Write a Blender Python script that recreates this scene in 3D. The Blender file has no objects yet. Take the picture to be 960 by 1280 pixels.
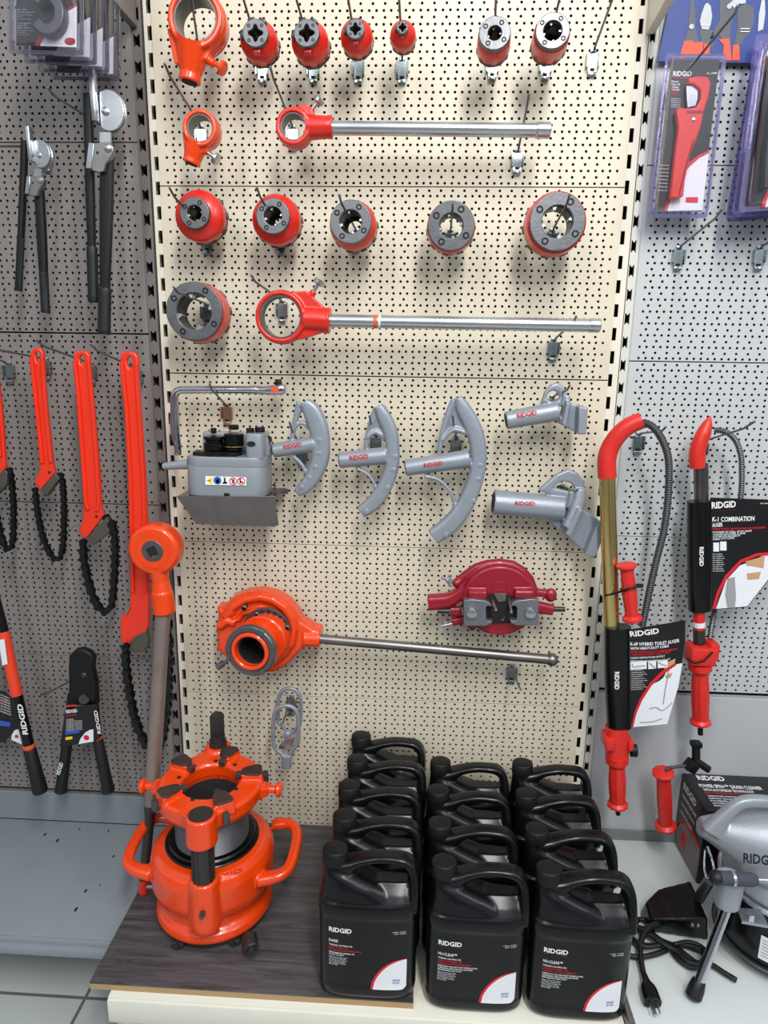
import bpy, bmesh, math, random
from mathutils import Vector as V, Matrix, noise
random.seed(4)
sc = bpy.context.scene
COL = sc.collection
# ------------------------------------------------------------------ camera
CC = V((0.0770742, -1.5461031, 1.4287985))
CR = V((0.99851205, 0.0523062, 0.01541906)); CU = V((-0.02636409, 0.21553251, 0.9761407)); CF = V((-0.0477349, 0.97509476, -0.21659081))
FP = 834.74
cd = bpy.data.cameras.new('camera'); cam = bpy.data.objects.new('camera', cd); COL.objects.link(cam)
cd.sensor_fit = 'VERTICAL'; cd.sensor_height = 36; cd.sensor_width = 27; cd.lens = FP / 1280 * 36; cd.clip_start = .02
m = Matrix((CR, CU, -CF)).transposed().to_4x4(); m.translation = CC; cam.matrix_world = m
sc.camera = cam
# ------------------------------------------------------------------ world, lights, exposure
w = bpy.data.worlds.new('world'); sc.world = w; w.use_nodes = True
nt = w.node_tree; bg = nt.nodes['Background']; bg.inputs[1].default_value = 1
tc = nt.nodes.new('ShaderNodeTexCoord'); sx = nt.nodes.new('ShaderNodeSeparateXYZ'); nt.links.new(tc.outputs['Generated'], sx.inputs[0])
cr = nt.nodes.new('ShaderNodeValToRGB'); mr = nt.nodes.new('ShaderNodeMapRange'); mr.inputs['From Min'].default_value = -1; nt.links.new(sx.outputs['Z'], mr.inputs['Value']); nt.links.new(mr.outputs[0], cr.inputs[0])
e = cr.color_ramp.elements; e[0].position = .25; e[0].color = (.14, .15, .16, 1); e[1].position = .95; e[1].color = (.62, .68, .76, 1)
for p_, c_ in ((.44, (.16, .165, .175, 1)), (.52, (.24, .26, .28, 1)), (.60, (.34, .37, .40, 1)), (.66, (.58, .64, .72, 1)), (.80, (.40, .44, .50, 1))): q_ = e.new(p_); q_.color = c_
nz = nt.nodes.new('ShaderNodeTexNoise'); nz.inputs['Scale'].default_value = 2.6; nz.inputs['Detail'].default_value = 1; nt.links.new(tc.outputs['Generated'], nz.inputs['Vector'])
m2 = nt.nodes.new('ShaderNodeMapRange'); m2.inputs['From Min'].default_value = .38; m2.inputs['From Max'].default_value = .62; m2.inputs['To Min'].default_value = .35; m2.inputs['To Max'].default_value = 1.7; nt.links.new(nz.outputs['Fac'], m2.inputs['Value'])
nt.links.new(cr.outputs[0], bg.inputs[0]); nt.links.new(m2.outputs[0], bg.inputs[1])
def area(name, loc, aim, sx, sy, power, col):
    l = bpy.data.lights.new(name, 'AREA'); l.shape = 'RECTANGLE'; l.size = sx; l.size_y = sy; l.energy = power; l.color = col
    o = bpy.data.objects.new(name, l); COL.objects.link(o); o.location = loc
    o.rotation_euler = (V(aim) - V(loc)).to_track_quat('-Z', 'Y').to_euler()
area('ceiling_tube_light', (.55, -2.15, 3.05), (.10, 0, .75), .30, 1.5, 64, (1, .985, .965))
area('ceiling_tube_light', (2.2, -2.2, 3.0), (.6, 0, .6), .30, 1.6, 19, (.97, .985, 1))
area('ceiling_tube_light', (-1.0, -2.9, 3.05), (-.2, 0, .9), .30, 1.6, 24, (1, .985, .965))
sc.view_settings.view_transform = 'Standard'; sc.view_settings.look = 'None'; sc.view_settings.gamma = 1
sc.view_settings.use_curve_mapping = False; sc.view_settings.exposure = 0
# ------------------------------------------------------------------ helpers
OFF = 0.
def ray(px, py): return CF + CR * ((px - 480) / FP) - CU * ((py - 640) / FP)
def W(px, py, d=0.):            # point at distance d in front of the wall
    r = ray(px, py); return CC + r * ((-d - OFF - CC.y) / r.y)
def G(px, py, z):               # point at height z
    r = ray(px, py); return CC + r * ((z - CC.z) / r.z)
def S(px, py, d=0.):            # metres per pixel there
    return (W(px + 1, py, d) - W(px, py, d)).length
def cp(pts, s, ox, oy): return [(ox + p[0] / s, oy + p[1] / s) + tuple(p[2:]) for p in pts]
def lin(c): return tuple(((x / 255) / 12.92 if x / 255 <= .04045 else ((x / 255 + .055) / 1.055) ** 2.4) for x in c)
MATS = {}
def mat(name, rgb, rough=.5, metal=0., var=.06, scale=40., bump=0., coat=0., spec=.5, rvar=.08, bscale=None):
    if name in MATS: return MATS[name]
    m = bpy.data.materials.new(name); m.use_nodes = True; nt = m.node_tree; N = nt.nodes; L = nt.links
    b = N['Principled BSDF']; c = lin(rgb)
    tc = N.new('ShaderNodeTexCoord'); nz = N.new('ShaderNodeTexNoise'); nz.inputs['Scale'].default_value = scale; nz.inputs['Detail'].default_value = 4
    L.new(tc.outputs['Object'], nz.inputs['Vector'])
    mx = N.new('ShaderNodeMix'); mx.data_type = 'RGBA'
    mx.inputs[6].default_value = tuple(x * (1 - var) for x in c) + (1,); mx.inputs[7].default_value = tuple(min(1, x * (1 + var)) for x in c) + (1,)
    L.new(nz.outputs['Fac'], mx.inputs[0]); L.new(mx.outputs[2], b.inputs['Base Color'])
    mr = N.new('ShaderNodeMapRange'); mr.inputs['To Min'].default_value = max(.03, rough - rvar); mr.inputs['To Max'].default_value = min(1, rough + rvar)
    L.new(nz.outputs['Fac'], mr.inputs['Value']); L.new(mr.outputs[0], b.inputs['Roughness'])
    b.inputs['Metallic'].default_value = metal; b.inputs['Coat Weight'].default_value = coat; b.inputs['Coat Roughness'].default_value = .12
    b.inputs['Specular IOR Level'].default_value = spec
    if bump:
        n2 = N.new('ShaderNodeTexNoise'); n2.inputs['Scale'].default_value = bscale or scale * 6; n2.inputs['Detail'].default_value = 3
        L.new(tc.outputs['Object'], n2.inputs['Vector'])
        bp = N.new('ShaderNodeBump'); bp.inputs['Strength'].default_value = bump; bp.inputs['Distance'].default_value = .002
        L.new(n2.outputs['Fac'], bp.inputs['Height']); L.new(bp.outputs[0], b.inputs['Normal'])
    MATS[name] = m; return m
CREAM = mat('cream_powder_coat', (212, 203, 181), .42, var=.03, scale=6)
CREAMT = mat('cream_upright_paint', (222, 216, 200), .45, var=.03, scale=8)
GREYP = mat('grey_panel_paint', (128, 122, 118), .42, var=.06, scale=5)
GREYU = mat('grey_upright_paint', (112, 106, 103), .4, var=.08, scale=9)
LGREY = mat('light_grey_panel_paint', (186, 189, 189), .45, var=.03, scale=5)
SHELFG = mat('grey_shelf_paint', (128, 136, 141), .38, var=.08, scale=7)
SHELFL = mat('light_grey_shelf_paint', (200, 207, 205), .4, var=.05, scale=7)
SHELFC = mat('cream_shelf_paint', (222, 220, 205), .42, var=.05, scale=12)
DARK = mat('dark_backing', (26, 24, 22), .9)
BLK = mat('black_plastic', (11, 12, 14), .26, var=.1, scale=30, rvar=.03, spec=.34)
BLKM = mat('black_matte', (12, 12, 13), .5, var=.15, spec=.35)
BLKR = mat('black_rubber', (14, 15, 17), .5, var=.1, scale=120, bump=.2)
ORANGE = mat('orange_enamel', (228, 66, 8), .26, var=.06, scale=14, coat=.35, bump=.12, bscale=150)
RED = mat('red_enamel', (206, 36, 22), .33, var=.07, scale=18, coat=.25, bump=.12, bscale=180)
REDP = mat('red_plastic', (208, 42, 34), .36, var=.05, scale=25)
REDO = mat('vermilion_paint', (226, 48, 20), .34, var=.05, scale=16, coat=.2)
MAROON = mat('maroon_enamel', (140, 14, 34), .36, var=.12, scale=20, coat=.15, bump=.15, bscale=160)
IRON = mat('dark_iron', (92, 92, 94), .42, .75, var=.25, scale=50, bump=.15)
FACE = mat('oxide_steel_face', (100, 102, 105), .36, .7, var=.22, scale=50, bump=.12, bscale=200)
STEEL = mat('zinc_steel', (186, 190, 194), .28, .95, var=.10, scale=30)
PIPE = mat('galvanised_pipe', (190, 194, 198), .26, .85, var=.08, scale=14, rvar=.05)
DPIPE = mat('dull_steel_pipe', (128, 124, 120), .36, .9, var=.25, scale=14)
BPIPE = mat('brown_steel_pipe', (140, 126, 119), .34, .45, var=.3, scale=12)
CHROME = mat('chrome', (205, 205, 212), .10, 1, var=.06, rvar=.02)
BRASS = mat('brass_tube', (214, 192, 124), .2, .95, var=.06, scale=6)
WIRE = mat('hook_wire_zinc', (112, 112, 114), .35, .6, var=.2, scale=60)
HPLATE = mat('hook_plate_zinc', (158, 168, 170), .22, .95, var=.12, scale=60)
CAST = mat('grey_cast_aluminium', (146, 153, 162), .42, .35, var=.07, scale=30, bump=.15, bscale=300)
CASTD = mat('grey_machine_paint', (150, 156, 162), .38, .3, var=.06, scale=20, bump=.15, bscale=280)
DIE = mat('dark_die_steel', (72, 70, 69), .38, .7, var=.2, scale=60)
RAW = mat('raw_steel_sheet', (132, 124, 122), .38, .85, var=.12, scale=25)
WHITE = mat('white_print', (232, 232, 232), .5, var=.02)
GREYT = mat('grey_print', (150, 150, 150), .5, var=.02)
REDT = mat('red_print', (205, 26, 38), .5, var=.03)
CARDB = mat('black_card', (16, 15, 17), .36, var=.1, scale=20)
CARDW = mat('white_card', (226, 228, 232), .42, var=.03)
BLUE = mat('blue_card', (26, 56, 132), .4, var=.08, scale=8)
BLUET = mat('blue_print', (45, 85, 175), .5)
YEL = mat('yellow_print', (235, 205, 30), .5)
ORT = mat('orange_print', (225, 78, 40), .45)
SKIN = mat('hand_print', (190, 150, 110), .5)
CHAIN = mat('black_oiled_chain', (30, 30, 31), .34, .5, var=.3, scale=90)
TAPE = mat('orange_tape', (214, 92, 40), .4)
def clear(name, rgb, lo, hi, dif=0.):
    m = bpy.data.materials.new(name); m.use_nodes = True; nt = m.node_tree; N = nt.nodes; L = nt.links
    N.remove(N['Principled BSDF']); out = N['Material Output']
    t = N.new('ShaderNodeBsdfTransparent'); t.inputs[0].default_value = lin(rgb) + (1,)
    g = N.new('ShaderNodeBsdfGlossy'); g.inputs['Color'].default_value = (1, 1, 1, 1); g.inputs['Roughness'].default_value = .10
    tc = N.new('ShaderNodeTexCoord'); nz = N.new('ShaderNodeTexNoise'); nz.inputs['Scale'].default_value = 18; L.new(tc.outputs['Object'], nz.inputs['Vector'])
    bp = N.new('ShaderNodeBump'); bp.inputs['Strength'].default_value = .25; bp.inputs['Distance'].default_value = .004
    L.new(nz.outputs['Fac'], bp.inputs['Height']); L.new(bp.outputs[0], g.inputs['Normal'])
    lw = N.new('ShaderNodeLayerWeight'); lw.inputs[0].default_value = .3
    mr = N.new('ShaderNodeMapRange'); mr.inputs['To Min'].default_value = lo; mr.inputs['To Max'].default_value = hi
    L.new(lw.outputs['Facing'], mr.inputs['Value'])
    df = N.new('ShaderNodeBsdfDiffuse'); df.inputs[0].default_value = lin(rgb) + (1,)
    m0 = N.new('ShaderNodeMixShader'); m0.inputs[0].default_value = dif; L.new(t.outputs[0], m0.inputs[1]); L.new(df.outputs[0], m0.inputs[2])
    mx = N.new('ShaderNodeMixShader'); L.new(mr.outputs[0], mx.inputs[0]); L.new(m0.outputs[0], mx.inputs[1]); L.new(g.outputs[0], mx.inputs[2]); L.new(mx.outputs[0], out.inputs[0])
    return m
CLEAR = clear('clear_blister_plastic', (246, 244, 250), .04, .45)
RIM = clear('violet_tinted_blister_rim', (196, 190, 232), .06, .5, .12)
RIMG = clear('grey_clear_blister_rim', (190, 188, 200), .06, .5, .06)

def crm(pts, n=6, closed=False):
    P = [V(p) for p in pts]; out = []; k = len(P)
    rng = range(k if closed else k - 1)
    for i in rng:
        if closed: a, b, c, d = P[(i - 1) % k], P[i], P[(i + 1) % k], P[(i + 2) % k]
        else: b, c = P[i], P[i + 1]; a = P[i - 1] if i else b * 2 - c; d = P[i + 2] if i + 2 < k else c * 2 - b
        for j in range(n):
            t = j / n
            out.append(.5 * ((2 * b) + (c - a) * t + (2 * a - 5 * b + 4 * c - d) * t * t + (-a + 3 * b - 3 * c + d) * t ** 3))
    if not closed: out.append(P[-1].copy())
    return out
def axes(a):
    a = V(a).normalized(); u = V((0, 0, 1)) if abs(a.z) < .9 else V((1, 0, 0))
    u = (u - a * u.dot(a)).normalized(); return a, u, a.cross(u)
def uni(P, step):
    L = [0]
    for i in range(1, len(P)): L.append(L[-1] + (P[i] - P[i - 1]).length)
    out = []; n = int(L[-1] / step); i = 1
    for k in range(n + 1):
        s_ = k * step
        while i < len(P) - 1 and L[i] < s_: i += 1
        out.append(P[i - 1].lerp(P[i], (s_ - L[i - 1]) / max(1e-9, L[i] - L[i - 1])))
    return out
class B:
    def __init__(s): s.bm = bmesh.new()
    def loft(s, rings, cap=True, closed=False):
        bm = s.bm; vs = [[bm.verts.new(p) for p in r] for r in rings]; n = len(rings[0])
        k = len(vs)
        for i in range(k if closed else k - 1):
            A, Bq = vs[i], vs[(i + 1) % k]
            for j in range(n):
                try: bm.faces.new((A[j], A[(j + 1) % n], Bq[(j + 1) % n], Bq[j]))
                except ValueError: pass
        if cap and not closed:
            for r in (vs[0], vs[-1]):
                try: bm.faces.new(r)
                except ValueError: pass
        return s
    def lathe(s, prof, o, a, n=32, closed=False, sc2=(1, 1), phase=0.):
        o = V(o); a, u, v = axes(a)
        rings = [[o + a * t + u * (max(r, 1e-5) * sc2[0] * math.cos(phase + 2 * math.pi * j / n)) + v * (max(r, 1e-5) * sc2[1] * math.sin(phase + 2 * math.pi * j / n)) for j in range(n)] for t, r in prof]
        return s.loft(rings, cap=not closed, closed=closed)
    def cyl(s, p, q, r0, r1=None, n=20, bev=0.):
        p, q = V(p), V(q); r1 = r0 if r1 is None else r1; L = (q - p).length
        pr = [(0, r0 - bev), (bev, r0), (L - bev, r1), (L, r1 - bev)] if bev else [(0, r0), (L, r1)]
        return s.lathe(pr, p, q - p, n)
    def ring(s, o, a, ri, ro, L, n=36, bev=0.):
        b = bev
        pr = [(0, ri + b), (0, ro - b), (b, ro), (L - b, ro), (L, ro - b), (L, ri + b), (L - b, ri), (b, ri)] if b else [(0, ri), (0, ro), (L, ro), (L, ri)]
        return s.lathe(pr, o, a, n, closed=True)
    def tube(s, pts, r, n=10, closed=False):
        P = [V(p) for p in pts]; k = len(P); rr = r if isinstance(r, (list, tuple)) else [r] * k
        if len(rr) != k: rr = [rr[min(int(i * (len(rr) - 1) / (k - 1)), len(rr) - 2)] * (1 - ((i * (len(rr) - 1) / (k - 1)) % 1 if i < k - 1 else 1)) + rr[min(int(i * (len(rr) - 1) / (k - 1)), len(rr) - 2) + 1] * ((i * (len(rr) - 1) / (k - 1)) % 1 if i < k - 1 else 1) for i in range(k)]
        T = []
        for i in range(k):
            a = P[(i - 1) % k] if (closed or i) else P[i]; b = P[(i + 1) % k] if (closed or i < k - 1) else P[i]
            T.append((b - a).normalized())
        _, u, _ = axes(T[0]); rings = []
        for i in range(k):
            u = (u - T[i] * u.dot(T[i])).normalized(); v = T[i].cross(u)
            rings.append([P[i] + (u * math.cos(2 * math.pi * j / n) + v * math.sin(2 * math.pi * j / n)) * rr[i] for j in range(n)])
        return s.loft(rings, closed=closed)
    def sweep(s, pts, hw, hd, p=3., n=16, nrm=V((0, 1, 0)), sm=5):
        """tapered flat bar: hw in-plane half width, hd half depth along nrm"""
        Q = [tuple(V(pt)) + (hw[i] if isinstance(hw, (list, tuple)) else hw, hd[i] if isinstance(hd, (list, tuple)) else hd) for i, pt in enumerate(pts)]
        out = crm([V(q) for q in Q], sm) if len(Q) > 2 else [V(q) for q in Q]
        P = [V(q[:3]) for q in out]; rings = []
        for i, q in enumerate(out):
            a = P[max(i - 1, 0)]; b = P[min(i + 1, len(P) - 1)]; t = (b - a).normalized(); sd = t.cross(nrm).normalized()
            rr = []
            for j in range(n):
                th = 2 * math.pi * j / n; c, sn = math.cos(th), math.sin(th)
                rr.append(P[i] + sd * (q[3] * math.copysign(abs(c) ** (2 / p), c)) + nrm * (q[4] * math.copysign(abs(sn) ** (2 / p), sn)))
            rings.append(rr)
        return s.loft(rings)
    def box(s, c, d, rot=None, bev=0.):
        mt = Matrix.Translation(V(c)) @ (rot.to_4x4() if rot else Matrix()) @ Matrix.Diagonal(V(d).to_4d())
        r = bmesh.ops.create_cube(s.bm, size=1, matrix=mt)
        if bev:
            es = list({e for v in r['verts'] for e in v.link_edges})
            bmesh.ops.bevel(s.bm, geom=es, offset=bev, segments=2, profile=.5, affect='EDGES')
        return s
    def hull(s, pts):
        vs = [s.bm.verts.new(p) for p in pts]; bmesh.ops.convex_hull(s.bm, input=vs); return s
    def ball(s, c, r, sx=(1, 1, 1), n=16, rot=None):
        mt = Matrix.Translation(V(c)) @ (rot.to_4x4() if rot else Matrix()) @ Matrix.Diagonal(V((r * sx[0], r * sx[1], r * sx[2], 1)))
        bmesh.ops.create_uvsphere(s.bm, u_segments=n, v_segments=max(6, n // 2), radius=1, matrix=mt); return s
    def addmesh(s, me, mt):
        me.transform(mt); s.bm.from_mesh(me); bpy.data.meshes.remove(me); return s
    def shape(s, loops, th, mt, bev=0., res=2):
        """filled 2D loops (first outer, rest holes) extruded to thickness th, placed by matrix"""
        cu = bpy.data.curves.new('c', 'CURVE'); cu.dimensions = '2D'; cu.fill_mode = 'BOTH'
        for lp in loops:
            sp = cu.splines.new('POLY'); sp.points.add(len(lp) - 1)
            for i, p in enumerate(lp): sp.points[i].co = (p[0], p[1], 0, 1)
            sp.use_cyclic_u = True
        cu.bevel_depth = bev; cu.offset = -bev; cu.bevel_resolution = res; cu.extrude = max(th / 2 - bev, 0)
        ob = bpy.data.objects.new('c', cu); me = bpy.data.meshes.new_from_object(ob)
        bpy.data.objects.remove(ob); bpy.data.curves.remove(cu)
        return s.addmesh(me, mt)
    def plate(s, outl, d, th, bev=0., holes=(), sm=0, px=True, res=2):
        """outline in photo pixels lying in the plane d in front of the wall (front face), thickness th towards the wall"""
        def cv(o):
            q = [W(p[0], p[1], d) for p in o] if px else [V((p[0], 0, p[1])) for p in o]
            if sm: q = crm(q, sm, True)
            return [(a.x, a.z) for a in q]
        return s.shape([cv(outl)] + [cv(h) for h in holes], th, Matrix.Translation((0, -d + th / 2, 0)) @ Matrix.Rotation(math.pi / 2, 4, 'X'), bev, res)
    def text(s, st, o, xd, ud, width, height, ex=.0002, bold=.012, lift=.0):
        cu = bpy.data.curves.new('t', 'FONT'); cu.body = st; cu.size = 1; cu.offset = bold; cu.extrude = 0; cu.resolution_u = 2
        ob = bpy.data.objects.new('t', cu); me = bpy.data.meshes.new_from_object(ob); bpy.data.objects.remove(ob); bpy.data.curves.remove(cu)
        if not me.vertices: return s
        xs = [v.co.x for v in me.vertices]; x0, x1 = min(xs), max(xs); sx = width / max(x1 - x0, 1e-6); sy = height / .70
        xd = V(xd).normalized(); ud = V(ud).normalized(); nd = xd.cross(ud)
        mt = Matrix((xd * sx, ud * sy, nd)).transposed().to_4x4(); mt.translation = V(o) + nd * lift - xd * (x0 * sx)
        return s.addmesh(me, mt)
    def ptext(s, st, a, b, cap, d, bold=.012):
        """text with baseline from photo pixel a to b, cap height in pixels, on the plane d"""
        A, Bq = W(*a, d), W(*b, d); xd = Bq - A; ud = xd.cross(V((0, 1, 0))) * -1
        if ud.z * 0 + ud.dot(V((0, -1, 0)).cross(xd)) < 0: ud = -ud
        ud = V((0, -1, 0)).cross(xd)
        return s.text(st, A, xd, ud, xd.length, cap * S(*a, d), bold=bold)
    def mesh(s):
        bmesh.ops.recalc_face_normals(s.bm, faces=s.bm.faces)
        me = bpy.data.meshes.new('m'); s.bm.to_mesh(me); s.bm.free(); return me
def remesh(b, voxel=.0018, smooth=6, fac=.6):
    me = b.mesh(); ob = bpy.data.objects.new('tmp', me); COL.objects.link(ob)
    r = ob.modifiers.new('r', 'REMESH'); r.mode = 'VOXEL'; r.voxel_size = voxel
    if smooth: q = ob.modifiers.new('s', 'SMOOTH'); q.iterations = smooth; q.factor = fac
    dg = bpy.context.evaluated_depsgraph_get(); dg.update()
    out = bpy.data.meshes.new_from_object(ob.evaluated_get(dg)); bpy.data.objects.remove(ob); bpy.data.meshes.remove(me)
    return out
def thing(name, label, cat, org, group=None):
    o = bpy.data.objects.new(name, None); COL.objects.link(o); o.location = org; o.empty_display_size = .02
    o['label'] = label; o['category'] = cat
    if group: o['group'] = group
    return o
def org_of(o):
    while o.parent: o = o.parent
    return V(o.location)
def part(name, b, ma, parent=None, ang=35, label=None, smooth=True):
    me = b if isinstance(b, bpy.types.Mesh) else b.mesh()
    if smooth:
        me.shade_smooth()
        if ang < 180: me.set_sharp_from_angle(angle=math.radians(ang))
    o = bpy.data.objects.new(name, me); COL.objects.link(o); me.name = name
    me.materials.clear(); me.materials.append(ma)
    if parent: me.transform(Matrix.Translation(-org_of(parent))); o.parent = parent
    if label: o['label'] = label
    return o
def single(name, b, ma, label, cat, org=None, group=None, ang=35):
    o = part(name, b, ma, None, ang)
    if org is not None: o.data.transform(Matrix.Translation(-V(org))); o.location = org
    o['label'] = label; o['category'] = cat
    if group: o['group'] = group
    return o
def struct(name, b, ma, ang=35, smooth=False):
    o = part(name, b, ma, None, ang, smooth=smooth); o['kind'] = 'structure'; return o
def dup(root, loc, rz=0, label=None):
    r = root.copy(); COL.objects.link(r); r.location = loc; r.rotation_euler = (0, 0, rz)
    if label: r['label'] = label
    for ch in list(root.children):
        c = ch.copy(); COL.objects.link(c); c.parent = r
        for g in list(ch.children):
            q = g.copy(); COL.objects.link(q); q.parent = c
    return r
NY = V((0, -1, 0)); PY = V((0, 1, 0)); Z3 = V((0, 0, 1)); X3 = V((1, 0, 0))
# ------------------------------------------------------------------ setting: perforated back panels, uprights, floor
def peg_mesh(x0, x1, seams, zb, zt, nohole=None):
    vs = []; fs = []
    HR = .0030; O = [(1, 0), (1, 1), (0, 1), (-1, 1), (-1, 0), (-1, -1), (0, -1), (1, -1)]; I = [(math.cos(i * math.pi / 4), math.sin(i * math.pi / 4)) for i in range(8)]
    def quad(a, b, c, d):
        k = len(vs); vs.extend((a, b, c, d)); fs.append((k, k + 1, k + 2, k + 3))
    def rect(xa, xb, za, zb_):
        if xb - xa > 1e-6 and zb_ - za > 1e-6: quad((xa, 0, za), (xb, 0, za), (xb, 0, zb_), (xa, 0, zb_))
    def cell(cx, cz, hx, hz):
        k = len(vs)
        for o in O: vs.append((cx + o[0] * hx, 0, cz + o[1] * hz))
        for i in I: vs.append((cx + i[0] * HR, 0, cz + i[1] * HR))
        for i in I: vs.append((cx + i[0] * HR, .0016, cz + i[1] * HR))
        for j in range(8):
            n = (j + 1) % 8
            fs.append((k + j, k + n, k + 8 + n, k + 8 + j)); fs.append((k + 8 + j, k + 8 + n, k + 16 + n, k + 16 + j))
    for top in seams:
        g = .0018 if 1.79 < top < 1.9 or 1.39 < top < 1.49 and x0 < -1 else .0007
        bot = top - .4
        za, zz = max(bot, zb), min(top, zt)
        if zz <= za: continue
        rect(x0, x1, zz - g * 2, zz - g); 
        quad((x0, 0, zz - g), (x1, 0, zz - g), (x1, .012, zz - g), (x0, .012, zz - g)); quad((x0, 0, za + g), (x1, 0, za + g), (x1, .012, za + g), (x0, .012, za + g))
        quad((x0, 0, za + g), (x0, 0, zz - g), (x0, .012, zz - g), (x0, .012, za + g)); quad((x1, 0, za + g), (x1, 0, zz - g), (x1, .012, zz - g), (x1, .012, za + g))
        for r in range(32):
            a = top - .0125 * (r + 1); b = a + .0125
            if b > zt + 1e-6 or a < zb - 1e-6: continue
            if r == 0: b -= g * 2
            if r == 31: a += g
            cz = top - .0125 * (r + .5)
            sp, mg = (.025, .0125) if r % 2 == 0 else (.015, .005)
            n = int((x1 - x0 - 2 * mg) / sp); off = (x1 - x0 - n * sp) / 2
            rect(x0, x0 + off, a, b); rect(x1 - off, x1, a, b)
            for i in range(n):
                cell(x0 + off + sp * (i + .5), (a + b) / 2, sp / 2, (b - a) / 2)
    me = bpy.data.meshes.new('peg'); me.from_pydata(vs, [], fs); return me
struct('wall_back', peg_mesh(-.4985, .4985, [2.6, 2.2, 1.8, 1.4, 1.0, .6], .2, 2.55), CREAM)
struct('wall_left', peg_mesh(-1.25, -.5435, [1.8868 + .4 * k for k in (1, 0, -1, -2, -3)], .2869, 2.2868), GREYP)
struct('wall_right', peg_mesh(.5415, 1.15, [1.8429 + .4 * k for k in (1, 0, -1, -2)], .6431, 2.2427), LGREY)
b = B(); b.box((-.895, .008, .243), (.70, .016, .086), bev=.002); struct('baseboard_left', b, SHELFG)
b = B(); b.box((.846, .007, .437), (.609, .014, .410), bev=.002); struct('baseboard_right', b, mat('plain_grey_panel_paint', (178, 181, 183), .42, var=.03, scale=4))
b = B(); b.box((.846, -.004, .246), (.609, .010, .026)); struct('trim_5', b, mat('grey_kick_strip', (118, 120, 122), .45))
b = B(); b.box((-.04, .055, 1.4), (2.6, .03, 2.8)); struct('wall_rear', b, DARK)
def upright(name, x0, x1, sx0, sx1, phase, ma, bow):
    """slotted steel upright: front strip with real slots, sides going back"""
    y = .004; bb = B(); bm = bb.bm; L = .027
    def q(pts): bm.faces.new([bm.verts.new(p) for p in pts])
    z = .05 * round(.1 / .05) + phase - .05; prev = .02
    while z < 2.5:
        b0, t0 = z - L, z; xm = (sx0 + sx1) / 2; nt = .006 if bow else .0
        if b0 > prev:
            # strip with outline following the notches
            q([(x0, y, prev), (x1, y, prev), (x1, y, b0), (x0, y, b0)])
            q([(x0, y, b0), (sx0, y, b0), (sx0, y, t0), (x0, y, t0)]); q([(sx1, y, b0), (x1, y, b0), (x1, y, t0), (sx1, y, t0)])
            if bow:
                q([(sx0, y, b0), (sx1, y, b0), (xm, y, b0 + nt)]); q([(sx0, y, t0), (xm, y, t0 - nt), (sx1, y, t0)])
            for xs in (sx0, sx1): q([(xs, y, b0), (xs, y + .003, b0), (xs, y + .003, t0), (xs, y, t0)])
            prev = t0
        z += .05
    q([(x0, y, prev), (x1, y, prev), (x1, y, 2.5), (x0, y, 2.5)])
    for xs in (x0, x1): q([(xs, y, .02), (xs, .036, .02), (xs, .036, 2.5), (xs, y, 2.5)])
    struct(name, bb, ma)
upright('trim_1', -.5435, -.5215, -.5405, -.5265, .045, GREYU, True)
upright('trim_2', -.5165, -.4985, -.5095, -.4990, .009, CREAMT, False)
upright('trim_3', .4985, .5205, .4990, .5085, .014, CREAMT, False)
upright('trim_4', .5225, .5415, .5240, .5345, .047, mat('pale_upright_paint', (205, 205, 196), .45), True)
# floor: pale grey tiles with darker joints
fm = bpy.data.materials.new('grey_floor_tiles'); fm.use_nodes = True; nt = fm.node_tree
br = nt.nodes.new('ShaderNodeTexBrick'); br.offset = 0; br.inputs['Scale'].default_value = 1; br.inputs['Brick Width'].default_value = .6; br.inputs['Row Height'].default_value = .6
br.inputs['Mortar Size'].default_value = .004; br.inputs['Color1'].default_value = lin((176, 181, 178)) + (1,); br.inputs['Color2'].default_value = lin((168, 174, 172)) + (1,); br.inputs['Mortar'].default_value = lin((96, 98, 96)) + (1,)
tc = nt.nodes.new('ShaderNodeTexCoord'); mp = nt.nodes.new('ShaderNodeMapping'); mp.inputs['Location'].default_value = (.05, .33, 0)
nt.links.new(tc.outputs['Object'], mp.inputs[0]); nt.links.new(mp.outputs[0], br.inputs['Vector']); nt.links.new(br.outputs['Color'], nt.nodes['Principled BSDF'].inputs['Base Color'])
nt.nodes['Principled BSDF'].inputs['Roughness'].default_value = .3
b = B(); b.box((0, -1.4, -.02), (5, 3.2, .04)); struct('floor', b, fm)
# ------------------------------------------------------------------ base shelves
def shelf(name, label, x0, x1, yf, z, ma, lip, steps=True):
    t = thing(name, label, 'shelf', (x0, yf, z))
    b = B(); b.box(((x0 + x1) / 2, yf / 2, z - .006), (x1 - x0, -yf, .012), bev=.002); part('deck', b, ma, t)
    b = B(); b.box(((x0 + x1) / 2, yf - .0015, z - lip / 2 - .004), (x1 - x0, .006, lip), bev=.0015)
    if steps: b.box(((x0 + x1) / 2, yf - .008, z - .026), (x1 - x0, .016, .020), bev=.002)
    part('front_lip', b, ma, t)
    return t
t = shelf('base_shelf', 'cream metal base shelf under the wood board and black jugs', -.500, .499, -.505, .212, SHELFC, .052, False)
for xx in (-.490, .488):
    b = B(); b.plate([(-.49, .155), (-.02, .155), (-.02, .02), (-.10, .02), (-.40, .09), (-.49, .04)], 0, .003, px=False)
    me = b.mesh(); me.transform(Matrix.Translation((xx, 0, 0)) @ Matrix.Rotation(math.pi / 2, 4, 'Z'))
    part('bracket', me, SHELFC, t)
b = B(); b.box((-.478, -.47, .09), (.034, .03, .18), bev=.003); lg = part('foot_post', b, SHELFC, t)
b = B()
for k in range(2): b.box((-.4835 + k * .010, -.4855, .105), (.004, .003, .03))
part('slot', b, DARK, lg)
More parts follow.
